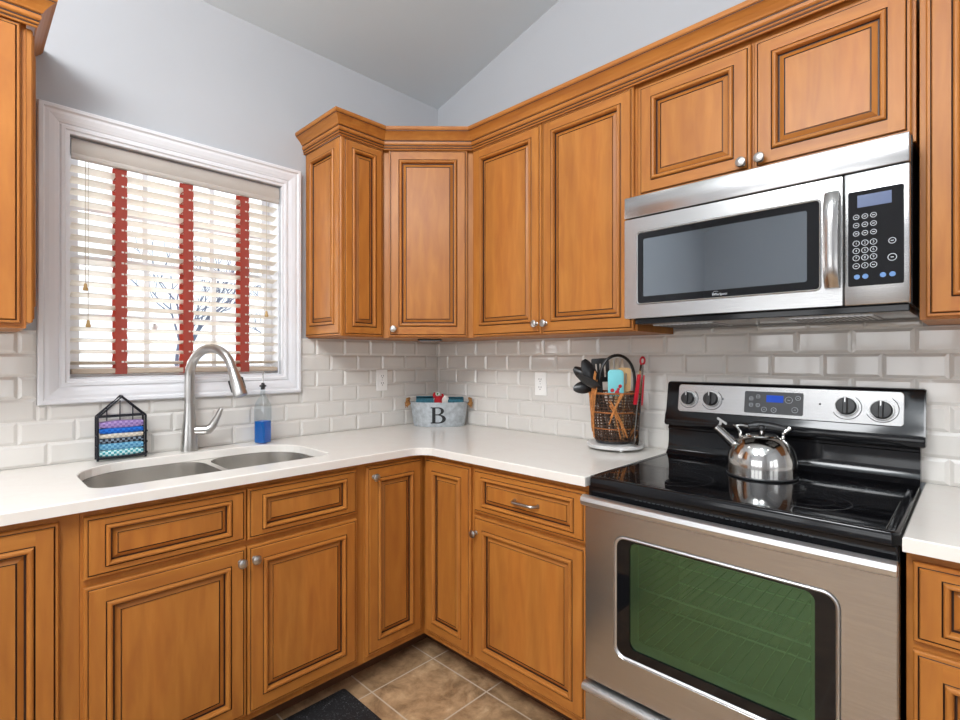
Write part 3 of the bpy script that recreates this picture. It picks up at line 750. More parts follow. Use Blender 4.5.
# ------------------------------------------------------------------ dishcloth caddy
RC = Vector((0.052, -1.5935, CT)); RA = -0.05     # local x = along the wall (towards corner), local -y = into the room
rk = thing('dishcloth_rack', 'small black wire house-shaped rack holding folded dishcloths left of the faucet', 'rack', RC, PI/2 + RA)
mb = MB(); hw, dp, hb, hp = 0.0725, 0.026, 0.160, 0.232; wr = 0.0040
for y in (-dp, dp):
    mb.tube([(-hw,y,0.0036),(-hw,y,hb)], wr, 6); mb.tube([(hw,y,0.0036),(hw,y,hb)], wr, 6)
    mb.tube([(-hw,y,hb),(0,y,hp),(hw,y,hb)], wr, 6); mb.tube([(-hw,y,0.012),(hw,y,0.012)], wr, 6); mb.tube([(-hw,y,hb),(hw,y,hb)], wr*0.7, 6)
    for x in (-0.04, 0, 0.04):
        if y > 0: mb.tube([(x,y,0.012),(x,y,hp-abs(x)*0.99)], 0.002, 6)
for x in (-hw, hw):
    for z in (0.012, 0.05, 0.09, hb): mb.tube([(x,-dp,z),(x,dp,z)], 0.0025, 6)
mb.tube([(0,-dp,hp),(0,dp,hp)], wr, 6)
for z in (0.02, 0.06, 0.10): 
    for x in (-hw-0.002, hw+0.002): mb.sphere((x,-dp,z), 0.005, 0, 8)
mb.build('frame', IRON, rk)
CL = [('teal and white checked dishcloth at the bottom of the wire rack', cloth('teal_check', rgb(60,150,160), rgb(200,225,225)), 0.022),
      ('steel blue dishcloth second from the bottom in the wire rack', cloth('steel_blue_check', rgb(70,130,170), rgb(120,175,200)), 0.024),
      ('dark navy checked dishcloth in the middle of the wire rack', cloth('navy_check', rgb(20,24,34), rgb(120,135,150)), 0.018),
      ('cream dishcloth folded just above the dark one in the wire rack', cloth('cream_check', rgb(215,205,190), rgb(190,180,165)), 0.016),
      ('bright blue dishcloth second from the top in the wire rack', cloth('blue_check', rgb(10,80,170), rgb(30,110,200)), 0.020),
      ('lavender dishcloth on top of the stack in the wire rack', cloth('lavender_check', rgb(130,105,160), rgb(165,140,190)), 0.024)]
z = 0.0162
CW = Matrix.Translation(RC) @ Matrix.Rotation(PI/2+RA, 4, 'Z')
for lab, mt, h in CL:
    mb = MB(); L = []
    rnd = random.Random(lab); ph = rnd.uniform(0, 6)
    for i in range(15):
        u = -0.0655 + 0.131*i/14; s_ = 1 - 0.25*(abs(i-7)/7)**4; wv = 0.0016*math.sin(u*70+ph)
        lp = [(u, y*0.0225, h/2 + (zz*h/2)*s_) for y, zz in ((-0.9,-0.96),(0.9,-0.96),(1,-0.5),(1,0.5),(0.9,0.96),(0,1.0),(-0.9,0.96),(-1.02,0.55),(-1.03,0.1),(-0.95,0.0),(-1.03,-0.1),(-1.02,-0.55))]
        L.append([(p[0], p[1]+wv*0.5, p[2]+wv*0.45*(1 if p[2] > 0.4*h else 0)) for p in lp])
    mb.loft(L, 0, True, True, True)
    o = mb.build('dishcloth', mt, None); o.matrix_world = CW @ Matrix.Translation((0, 0, z)); tag(o, lab, 'cloth', 'folded dishcloths in the wire rack'); z += h + 0.0004

# ------------------------------------------------------------------ outlets
def outlet(label, M):
    o = thing('wall_outlet', label, 'outlet'); o.matrix_world = M      # local x right, y up, z out
    mb = MB(); pl = rrect(-0.035, 0.035, -0.0575, 0.0575, 0.005, 3)
    mb.loft([[(x,y,z) for x,y in lp] for lp, z in ((pl,0.0),(pl,0.003),(offset(pl,-0.003),0.0055))], 0, True, True, True); p = mb.build('cover_plate', OUTLT, o, smooth=False)
    mb = MB(); mb.lathe([(0.003,0.0056),(0.0025,0.0066),(0.0005,0.0068)], None, 10); mb.build('screw', SILVER, p)
    for c in (-0.0195, 0.0195):
        mb = MB(); q = rrect(-0.0165, 0.0165, c-0.0135, c+0.0135, 0.008, 4)
        mb.loft([[(x,y,z) for x,y in q] for z in (0.0056, 0.0075)], 0, True, True, True)
        for x in (-0.0065, 0.0065): mb.box(x-0.0012, x+0.0012, c-0.0005, c+0.0075, 0.0075, 0.0079, m=1)
        mb.lathe([(0.0025,0.0075),(0.0024,0.0079)], Matrix.Translation((0, c-0.007, 0)), 10, 1)
        mb.build('receptacle', [OUTLT, MARKD], o, smooth=False)
outlet('white wall outlet on the tile left of the corner', Matrix.Translation((0.0108, -0.4115, 1.168)) @ Matrix.Rotation(PI/2, 4, 'Z') @ Matrix.Rotation(PI/2, 4, 'X'))
outlet('white wall outlet on the tile between the tin pail and the utensil basket', Matrix.Translation((0.782, -0.0108, 1.160)) @ Matrix.Rotation(PI/2, 4, 'X'))

# ------------------------------------------------------------------ tin pail with B
PC = Vector((0.190, -0.156, CT)); PA = PI/4
pail = thing('tin_pail', 'oval galvanized tin pail with a black letter on it, in the counter corner', 'pail', PC, PA)
pw = lambda z: 0.1400 + 0.018*z/0.128       # half width; half depth is 0.55 of it
DR = 0.50; PH = 0.128
mb = MB(); pr = [(pw(0)-0.003,0.0006),(pw(0),0.004)] + [(pw(PH*i/6), PH*i/6) for i in range(1, 7)] + [(pw(PH)+0.003,PH+0.001),(pw(PH)+0.003,PH+0.005),(pw(PH)-0.001,PH+0.005),(pw(PH)-0.002,PH-0.002),(pw(0.02)-0.002,0.02),(0.02,0.018)]
mb.lathe(pr, None, 56, 0, True, True, 1.0, DR); mb.build('body', GALV, pail)
# letter: stem, serifs and two bowls wrapped on the curved front
mb = MB(); LH = 0.088; LW = 0.082; LZ = 0.020
def onfront(u, v):
    z = LZ+v; r = pw(z)+0.0006; x = u; y = -DR*math.sqrt(max(0, r*r-x*x)); return (x, y-0.0004, z)
def strip(a, b):
    va = [mb.bm.verts.new(onfront(*p)) for p in a]; vb = [mb.bm.verts.new(onfront(*p)) for p in b]
    for i in range(len(a)-1): mb.face([va[i], va[i+1], vb[i+1], vb[i]])
x0 = -LW/2
def lrect(a, b, c, d, n=4): strip([(a+(b-a)*i/n, c) for i in range(n+1)], [(a+(b-a)*i/n, d) for i in range(n+1)])
lrect(x0+0.008, x0+0.026, 0, LH); lrect(x0, x0+0.042, 0, 0.006); lrect(x0, x0+0.042, LH-0.006, LH)
def bowl(zc, hh, ro, thick):
    a, b = [], []
    for i in range(17):
        t = -PI/2 + PI*i/16
        a.append((x0+0.042+ro*math.cos(t), zc+hh*math.sin(t))); b.append((x0+0.042+(ro-thick)*math.cos(t), zc+(hh-0.006)*math.sin(t)))
    strip(a, b)
bowl(0.0670, 0.0210, 0.030, 0.017); bowl(0.0245, 0.0245, 0.040, 0.0195); lrect(x0+0.02, x0+0.042, 0.0440, 0.0500)
mb.build('letter', plain('black_paint', rgb(18,18,20), 0.6), pail, smooth=False, label='black serif letter B')
for s_ in (-1, 1):
    mb = MB()
    cx = s_*(pw(PH)+0.004); pts = [(cx, -0.022, PH-0.012), (cx+s_*0.014, -0.024, PH+0.006), (cx+s_*0.012, -0.010, PH+0.020), (cx+s_*0.004, 0.006, PH+0.022), (cx+s_*0.010, 0.020, PH+0.008), (cx, 0.022, PH-0.012)]
    mb.tube(pts, 0.0075, 8)
    rnd = random.Random(s_)
    for k in range(7): 
        p = Vector((cx+s_*0.010, -0.022, PH+0.008)); mb.tube([p, p+Vector((s_*rnd.uniform(0.0,0.014), rnd.uniform(-0.012,0.004), -rnd.uniform(0.006,0.02))), p+Vector((s_*rnd.uniform(-0.004,0.012), rnd.uniform(-0.014,0.0), -rnd.uniform(0.022,0.036)))], 0.0022, 5)
    mb.build('handle', TWINE, pail)
PW = Matrix.Translation(PC) @ Matrix.Rotation(PA, 4, 'Z')
def roll(x, ang, L, r, z, lab, turns=2.3):
    mb = MB(); pts = []
    N = 44
    for i in range(N):
        a = 2*PI*turns*i/(N-1); rr = r*(0.30+0.70*i/(N-1)); pts.append((rr*math.cos(a), rr*math.sin(a)))
    inner = [(p[0]*0.90, p[1]*0.90) for p in pts]
    lp = pts + inner[::-1]
    mb.loft([[(u, a, b) for a, b in lp] for u in (-L/2, -L/6, L/6, L/2)], 0, True, False, False)
    for u in (-L/2, L/2):
        for i in range(N-1):
            v = [mb.bm.verts.new((u, *q)) for q in (pts[i], pts[i+1], inner[i+1], inner[i])]; mb.face(v)
    o = mb.build('rolled_towel', TEAL, None); o.matrix_world = PW @ Matrix.Translation((x, 0, z)) @ Matrix.Rotation(ang, 4, 'Z'); tag(o, lab, 'towel', 'rolled towels in the tin pail')
roll(-0.079, 0.1, 0.095, 0.036, 0.128, 'rolled teal towel at the left end of the tin pail')
roll(0.092, -0.1, 0.082, 0.032, 0.128, 'rolled teal towel at the right end of the tin pail')
# red felt stuffed toy and white cloth peeking out
ty = thing('felt_ornament', 'small red felt ornament sticking up between towels in the tin pail', 'ornament', PW @ Vector((-0.004, -0.006, 0.036)), PA)
mb = MB(); mb.lathe([(0.014,0),(0.022,0.03),(0.024,0.07),(0.022,0.11),(0.014,0.128),(0.004,0.134)], None, 16, 0, True, True, 1, 0.8); mb.tube([(-0.018,0,0.118),(-0.024,0,0.135),(-0.020,0,0.148)], [0.009,0.008,0.004], 8); mb.tube([(0.018,0,0.112),(0.025,0,0.128),(0.021,0,0.140)], [0.009,0.008,0.004], 8)
bdy = mb.build('body', REDF, ty)
mb = MB(); mb.sphere((-0.002,-0.006,0.138), 0.0125, 0, 12); mb.build('pompom', WHITEF, ty)
mb = MB(); mb.sphere((-0.003,-0.017,0.141), 0.006, 0, 8, (1,0.5,1)); mb.build('leaf', GREENF, ty)
mb = MB(); mb.sphere((0,0,0), 0.021, 0, 14, (1,0.9,1.2)); mb.sphere((0.012,0.004,-0.012), 0.018, 0, 12)
o = mb.build('crumpled_cloth', WHITEF, None); o.matrix_world = PW @ Matrix.Translation((0.033, -0.004, 0.140)); tag(o, 'pale fluffy cloth bunched beside the red ornament in the tin pail', 'cloth')

# ------------------------------------------------------------------ utensil basket
UC = Vector((1.2440, -0.1265, CT)); TC = Vector((1.2520, -0.1268, CT))
tv = thing('trivet', 'round grey marble trivet on small feet under the utensil basket', 'trivet', TC)
mb = MB(); mb.lathe([(0.108,0.010),(0.113,0.012),(0.114,0.022),(0.111,0.025),(0.02,0.0252)], None, 44); mb.build('slab', MARBLE, tv)
for k in range(4):
    a = PI/4+k*PI/2; mb = MB(); mb.lathe([(0.010,0.0004),(0.011,0.003),(0.009,0.0098)], Matrix.Translation((0.085*math.cos(a), 0.085*math.sin(a), 0)), 12); mb.build('foot', CHROME, tv)
BZ = CT+0.0258
ub = thing('utensil_basket', 'tall brown woven vine basket with black arched handle left of the stove', 'basket', (UC.x, UC.y, BZ))
BH = 0.205
rad = lambda z: 0.071 + 0.026*(z/BH)**0.8
mb = MB(); mb.lathe([(0.066,0.0002),(0.072,0.004),(0.072,0.012),(0.068,0.014),(0.01,0.012)], None, 28); mb.build('base', BLKPL, ub)
mb = MB()
for k in range(30):
    a = 2*PI*k/30; mb.tube([(rad(z)*math.cos(a+0.25*z/BH), rad(z)*math.sin(a+0.25*z/BH), z) for z in (0.012, 0.06, 0.12, BH)], 0.0016, 5)
    mb.tube([(rad(z)*math.cos(a-0.25*z/BH), rad(z)*math.sin(a-0.25*z/BH), z) for z in (0.012, 0.06, 0.12, BH)], 0.0016, 5)
for i in range(15):
    z = 0.016+i*0.0120; mb.tube([((rad(z)+0.001*(-1)**(k+i))*math.cos(2*PI*k/30), (rad(z)+0.001*(-1)**(k+i))*math.sin(2*PI*k/30), z) for k in range(30)], 0.0021, 5, closed=True)
mb.build('weave', WEAVE, ub)
mb = MB()
for z, r in ((BH, 0.0042), (0.128, 0.0030), (0.062, 0.0026)): mb.tube([(rad(z)*1.02*math.cos(2*PI*k/32), rad(z)*1.02*math.sin(2*PI*k/32), z) for k in range(32)], r, 6, closed=True)
mb.build('rim_band', VINE, ub)
# camera-facing angle of the basket
FA = math.atan2(cam.location.y-UC.y, cam.location.x-UC.x)
mb = MB(); rnd = random.Random(2)
def wrap(a0, a1, z0, z1, r, dr=0.006, n=12, bulge=0.0):
    pts = []
    for i in range(n+1):
        t = i/n; a = a0+(a1-a0)*t; z = z0+(z1-z0)*t + bulge*math.sin(PI*t); rr = (rad(min(z, BH))+dr)
        pts.append((rr*math.cos(a), rr*math.sin(a), z))
    mb.tube(pts, r, 6)
for k in range(9):
    d = rnd.uniform(-0.16, 0.16); e = rnd.uniform(-0.15, 0.15)
    wrap(FA-1.25+d, FA-0.72+e*0.5, 0.03+rnd.uniform(0,0.03), 0.235+rnd.uniform(-0.02,0.06), rnd.uniform(0.0017,0.0027), 0.004+rnd.uniform(0,0.006), bulge=0.01)
for k in range(6):
    d = rnd.uniform(-0.10, 0.10)
    wrap(FA-0.10+d, FA+0.55+rnd.uniform(-0.2,0.2), 0.185+rnd.uniform(-0.03,0.0), 0.020+rnd.uniform(0,0.02), rnd.uniform(0.0014,0.0022), 0.004+rnd.uniform(0,0.004))
    wrap(FA-0.10+d, FA+0.35+d, 0.10+rnd.uniform(-0.02,0.02), 0.205, rnd.uniform(0.0014,0.0022), 0.004+rnd.uniform(0,0.004))
for k in range(4):
    d = rnd.uniform(-0.10, 0.10); wrap(FA-1.3+d, FA-1.2+d*0.4, 0.02, 0.205, 0.0022, 0.004)
    wrap(FA+2.0+d, FA+2.1+d*0.4, 0.02, 0.205, 0.0022, 0.004)
mb.build('vine_wrap', VINEL, ub)
rx, ry = math.cos(cam.rotation_euler.z), math.sin(cam.rotation_euler.z)     # picture-right on the counter plane
mb = MB(); pts = []
for i in range(21):
    t = PI - PI*i/20; s_ = 0.010 + 0.072*math.cos(t)
    pts.append((rx*s_+0.01*rx, ry*s_, 0.240 + 0.118*max(0, math.sin(t))**0.8))
pts = [(pts[0][0], pts[0][1], 0.17)] + pts + [(pts[-1][0], pts[-1][1], 0.17)]
mb.tube(pts, 0.0062, 8); mb.build('handle', BLKPL, ub)
# utensils: local frame per utensil, u along picture-right, w away from viewer
def UT_M(u, w, z, lean_u=0.0, lean_w=0.0, spin=0.0):
    base = Vector((UC.x+rx*u-ry*w, UC.y+ry*u+rx*w, BZ+z))
    Rz = Matrix.Rotation(cam.rotation_euler.z, 4, 'Z')
    return Matrix.Translation(base) @ Rz @ Matrix.Rotation(lean_u, 4, 'Y') @ Matrix.Rotation(lean_w, 4, 'X') @ Matrix.Rotation(spin, 4, 'Z')
def spoon_bm(L, bw, bl, depth, thick=0.0016, hr=0.005):
    mb = MB(); mb.tube([(0,0,0),(0,0,L*0.5),(0,0,L),(0,0.002,L+0.01)], [hr,hr,hr*0.9,hr*0.8], 8)
    n, m = 12, 8; top = []
    def P(i, j, off):
        t = i/n; v = -1+2*j/m; half = bw*math.sin(PI*min(1, max(0.02, t*0.94+0.03)))**0.6
        dz = L+bl*t; y = -off + depth*(1-(v*v))*math.sin(PI*t)
        return (half*v, y, dz)
    for off in (0, thick*2):
        g = [[mb.bm.verts.new(P(i, j, off)) for j in range(m+1)] for i in range(n+1)]; top.append(g)
        for i in range(n):
            for j in range(m): mb.face([g[i][j], g[i][j+1], g[i+1][j+1], g[i+1][j]])
    a, b = top
    for i in range(n):
        for j in (0, m): mb.face([a[i][j], a[i+1][j], b[i+1][j], b[i][j]])
    for j in range(m):
        for i in (0, n): mb.face([a[i][j], a[i][j+1], b[i][j+1], b[i][j]])
    return mb
def utensil(name, mb, mats, M, label, cat):
    o = mb.build(name, mats, None); o.matrix_world = M; tag(o, label, cat); return o
def bent_spoon(p0, p1, tip, bw, depth, spin, thick=0.0016):
    # handle from p0 to the neck p1, bowl from the neck to the tip; points are (u, w, z)
    p0, p1, tip = Vector(p0), Vector(p1), Vector(tip); mb = MB(); d = (tip-p1); bl = d.length; d.normalize()
    mb.tube([p0, p0.lerp(p1, 0.5), p1, p1+d*0.02], [0.0055,0.0055,0.005,0.005], 8)
    side = d.cross(Vector((0,1,0))).normalized(); side = Matrix.Rotation(spin, 3, d) @ side; nrm = d.cross(side).normalized()
    n, m = 14, 8; G = []
    for off in (0, thick*2):
        g = []
        for i in range(n+1):
            t = i/n; half = max(0.002, bw*math.sin(PI*(0.04+0.93*t))**0.55); row = []
            for j in range(m+1):
                v = -1+2*j/m; row.append(mb.bm.verts.new(p1 + d*(bl*t) + side*(half*v) + nrm*(depth*(1-v*v)*math.sin(PI*t)-off)))
            g.append(row)
        G.append(g)
        for i in range(n):
            for j in range(m): mb.face([g[i][j], g[i][j+1], g[i+1][j+1], g[i+1][j]])
    a, b = G
    for i in range(n):
        for j in (0, m): mb.face([a[i][j], a[i+1][j], b[i+1][j], b[i][j]])
    for j in range(m):
        for i in (0, n): mb.face([a[i][j], a[i][j+1], b[i][j+1], b[i][j]])
    return mb
U0 = UT_M(0, 0, 0)
utensil('serving_spoon', bent_spoon((0.018,-0.014,0.016), (-0.070,-0.016,0.220), (-0.126,-0.018,0.340), 0.033, 0.014, 0.35), NYLON, U0, 'largest black nylon spoon leaning left at the top of the utensil basket', 'spoon')
utensil('slotted_spoon', bent_spoon((0.005,-0.044,0.016), (-0.068,-0.056,0.222), (-0.160,-0.074,0.278), 0.030, 0.012, -1.05), NYLON, U0, 'black nylon spoon turned edge-on in front, below the largest black spoon', 'spoon')
utensil('cooking_spoon', bent_spoon((0.020,0.012,0.016), (-0.078,0.004,0.232), (-0.166,-0.006,0.220), 0.026, 0.014, 0.2), NYLON, U0, 'black nylon spoon hanging out lowest at the left of the utensil basket', 'spoon')
utensil('ladle', bent_spoon((-0.010,0.036,0.016), (-0.078,0.030,0.245), (-0.158,0.026,0.306), 0.026, 0.026, 0.3), NYLON, U0, 'black nylon ladle behind the black spoons at the left of the utensil basket', 'ladle')
mb = MB(); mb.tube([(0,0,0),(0,0,0.235)], 0.005, 8)
mb.holed(rrect(-0.037, 0.037, 0.230, 0.330, 0.006, 3), [list(reversed(rrect(x-0.004, x+0.004, 0.250, 0.308, 0.0035, 3))) for x in (-0.018, 0.0, 0.018)], -0.0015, 0.0015, M=Matrix.Rotation(PI/2, 4, 'X'))
utensil('slotted_turner', mb, NYLON, UT_M(-0.024, 0.050, 0.016, -0.06, 0.0, 0.0), 'black slotted turner standing upright at the back of the utensil basket', 'turner')
mb = MB(); mb.tube([(0,0,0),(0,0,0.20)], [0.006,0.006], 8)
MF = Matrix.Rotation(PI/2, 4, 'X')
mb.holed(rrect(-0.027, 0.027, 0.195, 0.292, 0.012, 4), [list(reversed(rrect(0.004, 0.012, 0.225, 0.270, 0.004, 3)))], -0.003, 0.003, M=MF)
utensil('wooden_spatula', mb, BEECH, UT_M(0.026, -0.046, 0.016, 0.02, 0.0, 0.0), 'pale wooden spatula with a slot in the utensil basket behind the turquoise one', 'spatula')
mb = MB(); mb.tube([(0,0,0),(0,0,0.235)], [0.006,0.006], 8)
mb.prism([(x, z+0.042) for x, z in [(-0.026,0.19),(0.026,0.19),(0.028,0.235),(0.026,0.285),(0.017,0.285),(0.015,0.24),(0.008,0.24),(0.006,0.288),(-0.006,0.288),(-0.008,0.24),(-0.015,0.24),(-0.017,0.285),(-0.026,0.285),(-0.028,0.235)]], -0.003, 0.003, M=MF)
utensil('wooden_fork', mb, plain('pale_grey_wood', rgb(196,180,158), 0.6), UT_M(0.016, 0.028, 0.016, 0.02, 0.0, 0.0), 'pale wooden three-pronged fork standing tallest under the handle of the utensil basket', 'fork')
sp = thing('silicone_spatula', 'turquoise spatula with red cherries at the front of the utensil basket', 'spatula'); sp.matrix_world = UT_M(-0.006, -0.064, 0.055, -0.02, 0.06, 0.0)
mb = MB(); mb.tube([(0,0,0),(0,0,0.142)], 0.005, 8); mb.build('shaft', BEECH, sp)
mb = MB(); pl = rrect(-0.031, 0.031, 0.140, 0.246, [0.010,0.010,0.018,0.014], 5)
mb.loft([[MF @ Vector((x, y, z)) for x, y in lp] for lp, z in ((offset(pl,-0.004),-0.005),(pl,-0.003),(pl,0.003),(offset(pl,-0.004),0.005))], 0, True, True, True)
hd = mb.build('blade', CYAN, sp)
mb = MB()
for x, z, r in ((-0.015,0.164,0.0080),(0.004,0.156,0.0090),(0.016,0.180,0.0075),(0.009,0.168,0.006)): mb.lathe([(r,0.0050),(r*0.7,0.0058),(0.0005,0.006)], MF @ Matrix.Translation((x, z, 0)), 12)
mb.build('cherries', REDS, hd, label='red cherries printed on the blade')
tg = thing('tongs', 'red and steel tongs leaning on the right side of the utensil basket', 'tongs'); tg.matrix_world = UT_M(0.052, -0.106, 0.003, 0.120, -0.05, 0.3) @ Matrix.Diagonal((1, 1, 1.19, 1))
for s_ in (-1, 1):
    mb = MB(); mb.loft([[(x+s_*o, y, z) for x, y in ((-0.0016,-w),(0.0016,-w),(0.0016,w),(-0.0016,w))] for z, w, o in ((0.004,0.017,0.007),(0.02,0.019,0.009),(0.045,0.012,0.010),(0.10,0.009,0.0095),(0.18,0.008,0.007),(0.27,0.007,0.003))], 0, True, True, True)
    arm = mb.build('arm', CHROME, tg)
    mb = MB(); mb.loft([[(x+s_*o, y, z) for x, y in ((-0.003,-w),(0.003,-w),(0.003,w),(-0.003,w))] for z, w, o in ((0.135,0.009,0.0128),(0.16,0.0095,0.0115),(0.235,0.0085,0.0085))], 0, True, True, True)
    mb.build('grip', REDS, arm)
mb = MB(); mb.tube([(0.010*math.cos(2*PI*k/14), 0, 0.282+0.012*math.sin(2*PI*k/14)) for k in range(14)], 0.0038, 8, closed=True); mb.build('hanging_loop', REDS, tg)

# ------------------------------------------------------------------ stove
X0, X1 = 1.4455, 2.2045
st = thing('stove', 'stainless steel electric stove with black glass top between the base cabinets', 'stove', ((X0+X1)/2, -0.32, 0), world=True)
mb = MB()
mb.box(X0+0.002, X0+0.06, -0.618, -0.03, 0.03, 0.888); mb.box(X1-0.06, X1-0.002, -0.618, -0.03, 0.03, 0.888)
mb.box(X0+0.0605, X1-0.0605, -0.10, -0.03, 0.03, 0.888); mb.box(X0+0.0605, X1-0.0605, -0.618, -0.1005, 0.03, 0.32); mb.box(X0+0.0605, X1-0.0605, -0.618, -0.1005, 0.80, 0.888)
for x in (X0+0.05, X1-0.05):
    for y in (-0.58, -0.08): mb.lathe([(0.015,0.0003),(0.015,0.03)], Matrix.Translation((x, y, 0)), 10)
body = mb.build('body', BLACK, st, smooth=False)
mb = MB()   # cavity lining
c0, c1 = X0+0.061, X1-0.061
mb.loft([[(c0,y,0.3205),(c1,y,0.3205),(c1,y,0.7995),(c0,y,0.7995)] for y in (-0.617,-0.1015)], 0, True, False, True); mb.build('oven_lining', CAVITY, body, smooth=False)
for zz in (0.44, 0.60):
    mb = MB(); mb.tube([(c0+0.006,-0.60,zz),(c1-0.006,-0.60,zz),(c1-0.006,-0.12,zz),(c0+0.006,-0.12,zz)], 0.0032, 6, closed=True)
    for k in range(1, 24): x = c0+0.006+(c1-c0-0.012)*k/24; mb.tube([(x,-0.60,zz+0.004),(x,-0.12,zz+0.004)], 0.0016, 5)
    mb.tube([(c0+0.006,-0.36,zz),(c1-0.006,-0.36,zz)], 0.0028, 6)
    mb.build('oven_rack', RACKM, body)
# cooktop: frame with raised rim and glass
mb = MB(); cyb = -0.088; pl = [(X0,-0.628),(X0+0.014,-0.646),(X1-0.014,-0.646),(X1,-0.628),(X1,cyb),(X0,cyb)]
mb.loft([[(x, y, z) for x, y in lp] for lp, z in ((offset(pl,-0.006),0.8885),(pl,0.8895),(pl,0.911),(offset(pl,-0.003),0.9165),(offset(pl,-0.008),0.9185),(offset(pl,-0.020),0.9175),(offset(pl,-0.024),0.9150))], 0, True, True, True)
ck = mb.build('cooktop', BLACK, st)
mb = MB(); gl = offset(pl, -0.025); mb.loft([[(x,y,z) for x,y in lp] for lp, z in ((gl,0.9152),(gl,0.9168),(offset(gl,-0.001),0.9172))], 0, True, True, True); gp = mb.build('glass_top', BLKGL, ck, smooth=False)
for bx, by, br in ((X0+0.20,-0.47,0.115),(X1-0.20,-0.47,0.095),(X0+0.20,-0.23,0.08),(X1-0.20,-0.23,0.095)):
    mb = MB(); mb.lathe([(br,0.91722),(br-0.0035,0.91726)], Matrix.Translation((bx,by,0)), 48, 0, False, False); mb.lathe([(br*0.62,0.91722),(br*0.62-0.002,0.91726)], Matrix.Translation((bx,by,0)), 40, 0, False, False)
    mb.build('burner_ring', plain('grey_burner_print', (0.03,0.03,0.032,1), 0.2), gp)
mb = MB(); mb.box(X0+0.004, X1-0.004, -0.640, -0.6185, 0.856, 0.8884, 0.002)
for k in range(34): x = X0+0.16+k*0.0132; mb.box(x, x+0.008, -0.6408, -0.6402, 0.8715, 0.8745, m=1)
mb.build('vent_strip', [BLACK, DKGREY], st, smooth=False)
# oven door
DY = -0.657
dz0, dz1 = 0.296, 0.853; wx0, wx1, wz0, wz1 = 1.548, 2.102, 0.405, 0.7625
mb = MB(); Mf = face_y(0)      # plane (x, z), out = -y
mb.holed(rrect(X0+0.001, X1-0.001, dz0, dz1, 0.004, 2), [list(reversed(rrect(wx0, wx1, wz0, wz1, 0.034, 8)))], 0.6190, 0.657, M=Mf, ch=0.003)
door = mb.build('oven_door', STEEL, st, smooth=False)
mb = MB()
a = rrect(wx0+0.0002, wx1-0.0002, wz0+0.0002, wz1-0.0002, 0.034, 8); b = offset(a, -0.007)
mb.loft([[Mf @ Vector((x, y, z)) for x, y in lp] for lp, z in ((a,0.640),(a,0.6575),(offset(a,-0.003),0.6590),(b,0.6560),(b,0.640))], 0, True)
mb.build('window_trim', SILVER, door)
vx0, vx1, vz0, vz1 = wx0+0.047, wx1-0.047, wz0+0.034, wz1-0.012
mb = MB(); mb.holed(offset(b,-0.0002), [list(reversed(rrect(vx0, vx1, vz0, vz1, 0.022, 6)))], 0.640, 0.6545, M=Mf); mb.build('window_frame', BLKGL, door, smooth=False)
mb = MB(); v = rrect(vx0+0.0002, vx1-0.0002, vz0+0.0002, vz1-0.0002, 0.022, 6); mb.face([mb.bm.verts.new(Mf @ Vector((x, y, 0.650))) for x, y in v]); mb.build('window_glass', OVENGL, door, smooth=False)
mb = MB(); v2 = offset(v, -0.001); mb.loft([[Mf @ Vector((x, y, z)) for x, y in lp] for lp, z in ((v2,0.6495),(offset(v,-0.006),0.642),(offset(v,-0.012),0.630),(offset(v,-0.012),0.6195))], 0, True); mb.build('glass_seal', SILVER, door)
mb = MB(); n = 20; L = []
for i in range(n+1):
    t = i/n; x = X0+0.002+(X1-X0-0.004)*t; bow = 0.008*(1-(2*t-1)**2); y = -0.676-bow
    hh = 0.0165
    L.append([(x, y+dy, 0.850+dz*hh) for dy, dz in ((0.016,-0.9),(0.004,-1),(-0.006,-0.7),(-0.010,0),(-0.006,0.7),(0.004,1),(0.016,0.9))])
mb.loft(L, 0, True, True, True)
hnd = mb.build('handle', SILVER, door)
for x in (X0+0.05, X1-0.05):
    mb = MB(); mb.box(x-0.045, x+0.045, -0.6635, -0.6575, 0.838, 0.8505, 0.002); mb.build('handle_mount', BLKPL, hnd, smooth=False)
# drawer
mb = MB(); mb.box(X0+0.001, X1-0.001, -0.657, -0.619, 0.055, 0.276, 0.003); dw = mb.build('drawer', STEEL, st, smooth=False)
mb = MB(); mb.loft([[(x, -0.657-dy, z) for dy, z in ((0,0.262),(0.012,0.263),(0.019,0.269),(0.020,0.278),(0.016,0.285),(0.008,0.287),(-0.02,0.287),(-0.02,0.277))] for x in (X0+0.001, X1-0.001)], 0, True, True, True); mb.build('drawer_pull', SILVER, dw)
# backguard
mb = MB()
pr = [(-0.0885,0.9155),(-0.080,0.922),(-0.066,0.940),(-0.060,0.965),(-0.060,1.008),(-0.064,1.012),(-0.0640,1.019),(-0.060,1.021),(-0.060,1.024),(-0.016,1.024),(-0.016,0.9155)]
mb.loft([[(x, y, z) for y, z in pr] for x in (X0+0.004, X1-0.002)], 0, True, True, True)
lowg = mb.build('backguard_base', BLACK, st)
mb = MB()
pr = [(-0.072,1.0245),(-0.084,1.028),(-0.087,1.036),(-0.081,1.062),(-0.070,1.082),(-0.052,1.186),(-0.048,1.192),(-0.040,1.195),(-0.018,1.195),(-0.016,1.190),(-0.016,1.0245)]
xs = [(X0-0.001, 0.0), (X0+0.004, 0.0), (X1-0.004, 0.0), (X1+0.002, 0.0)]
def shrink(p, f): cy, cz = -0.05, 1.11; return [(cy+(y-cy)*f, cz+(z-cz)*f) for y, z in p]
mb.loft([[(x, y, z) for y, z in shrink(pr, f)] for x, f in ((X0-0.002,0.965),(X0+0.003,1.0),(X1+0.005,1.0),(X1+0.010,0.965))], 0, True, True, True)
bgd = mb.build('backguard', BLACK, st)
tl = math.atan2(0.018, 0.104)     # tilt of the control face
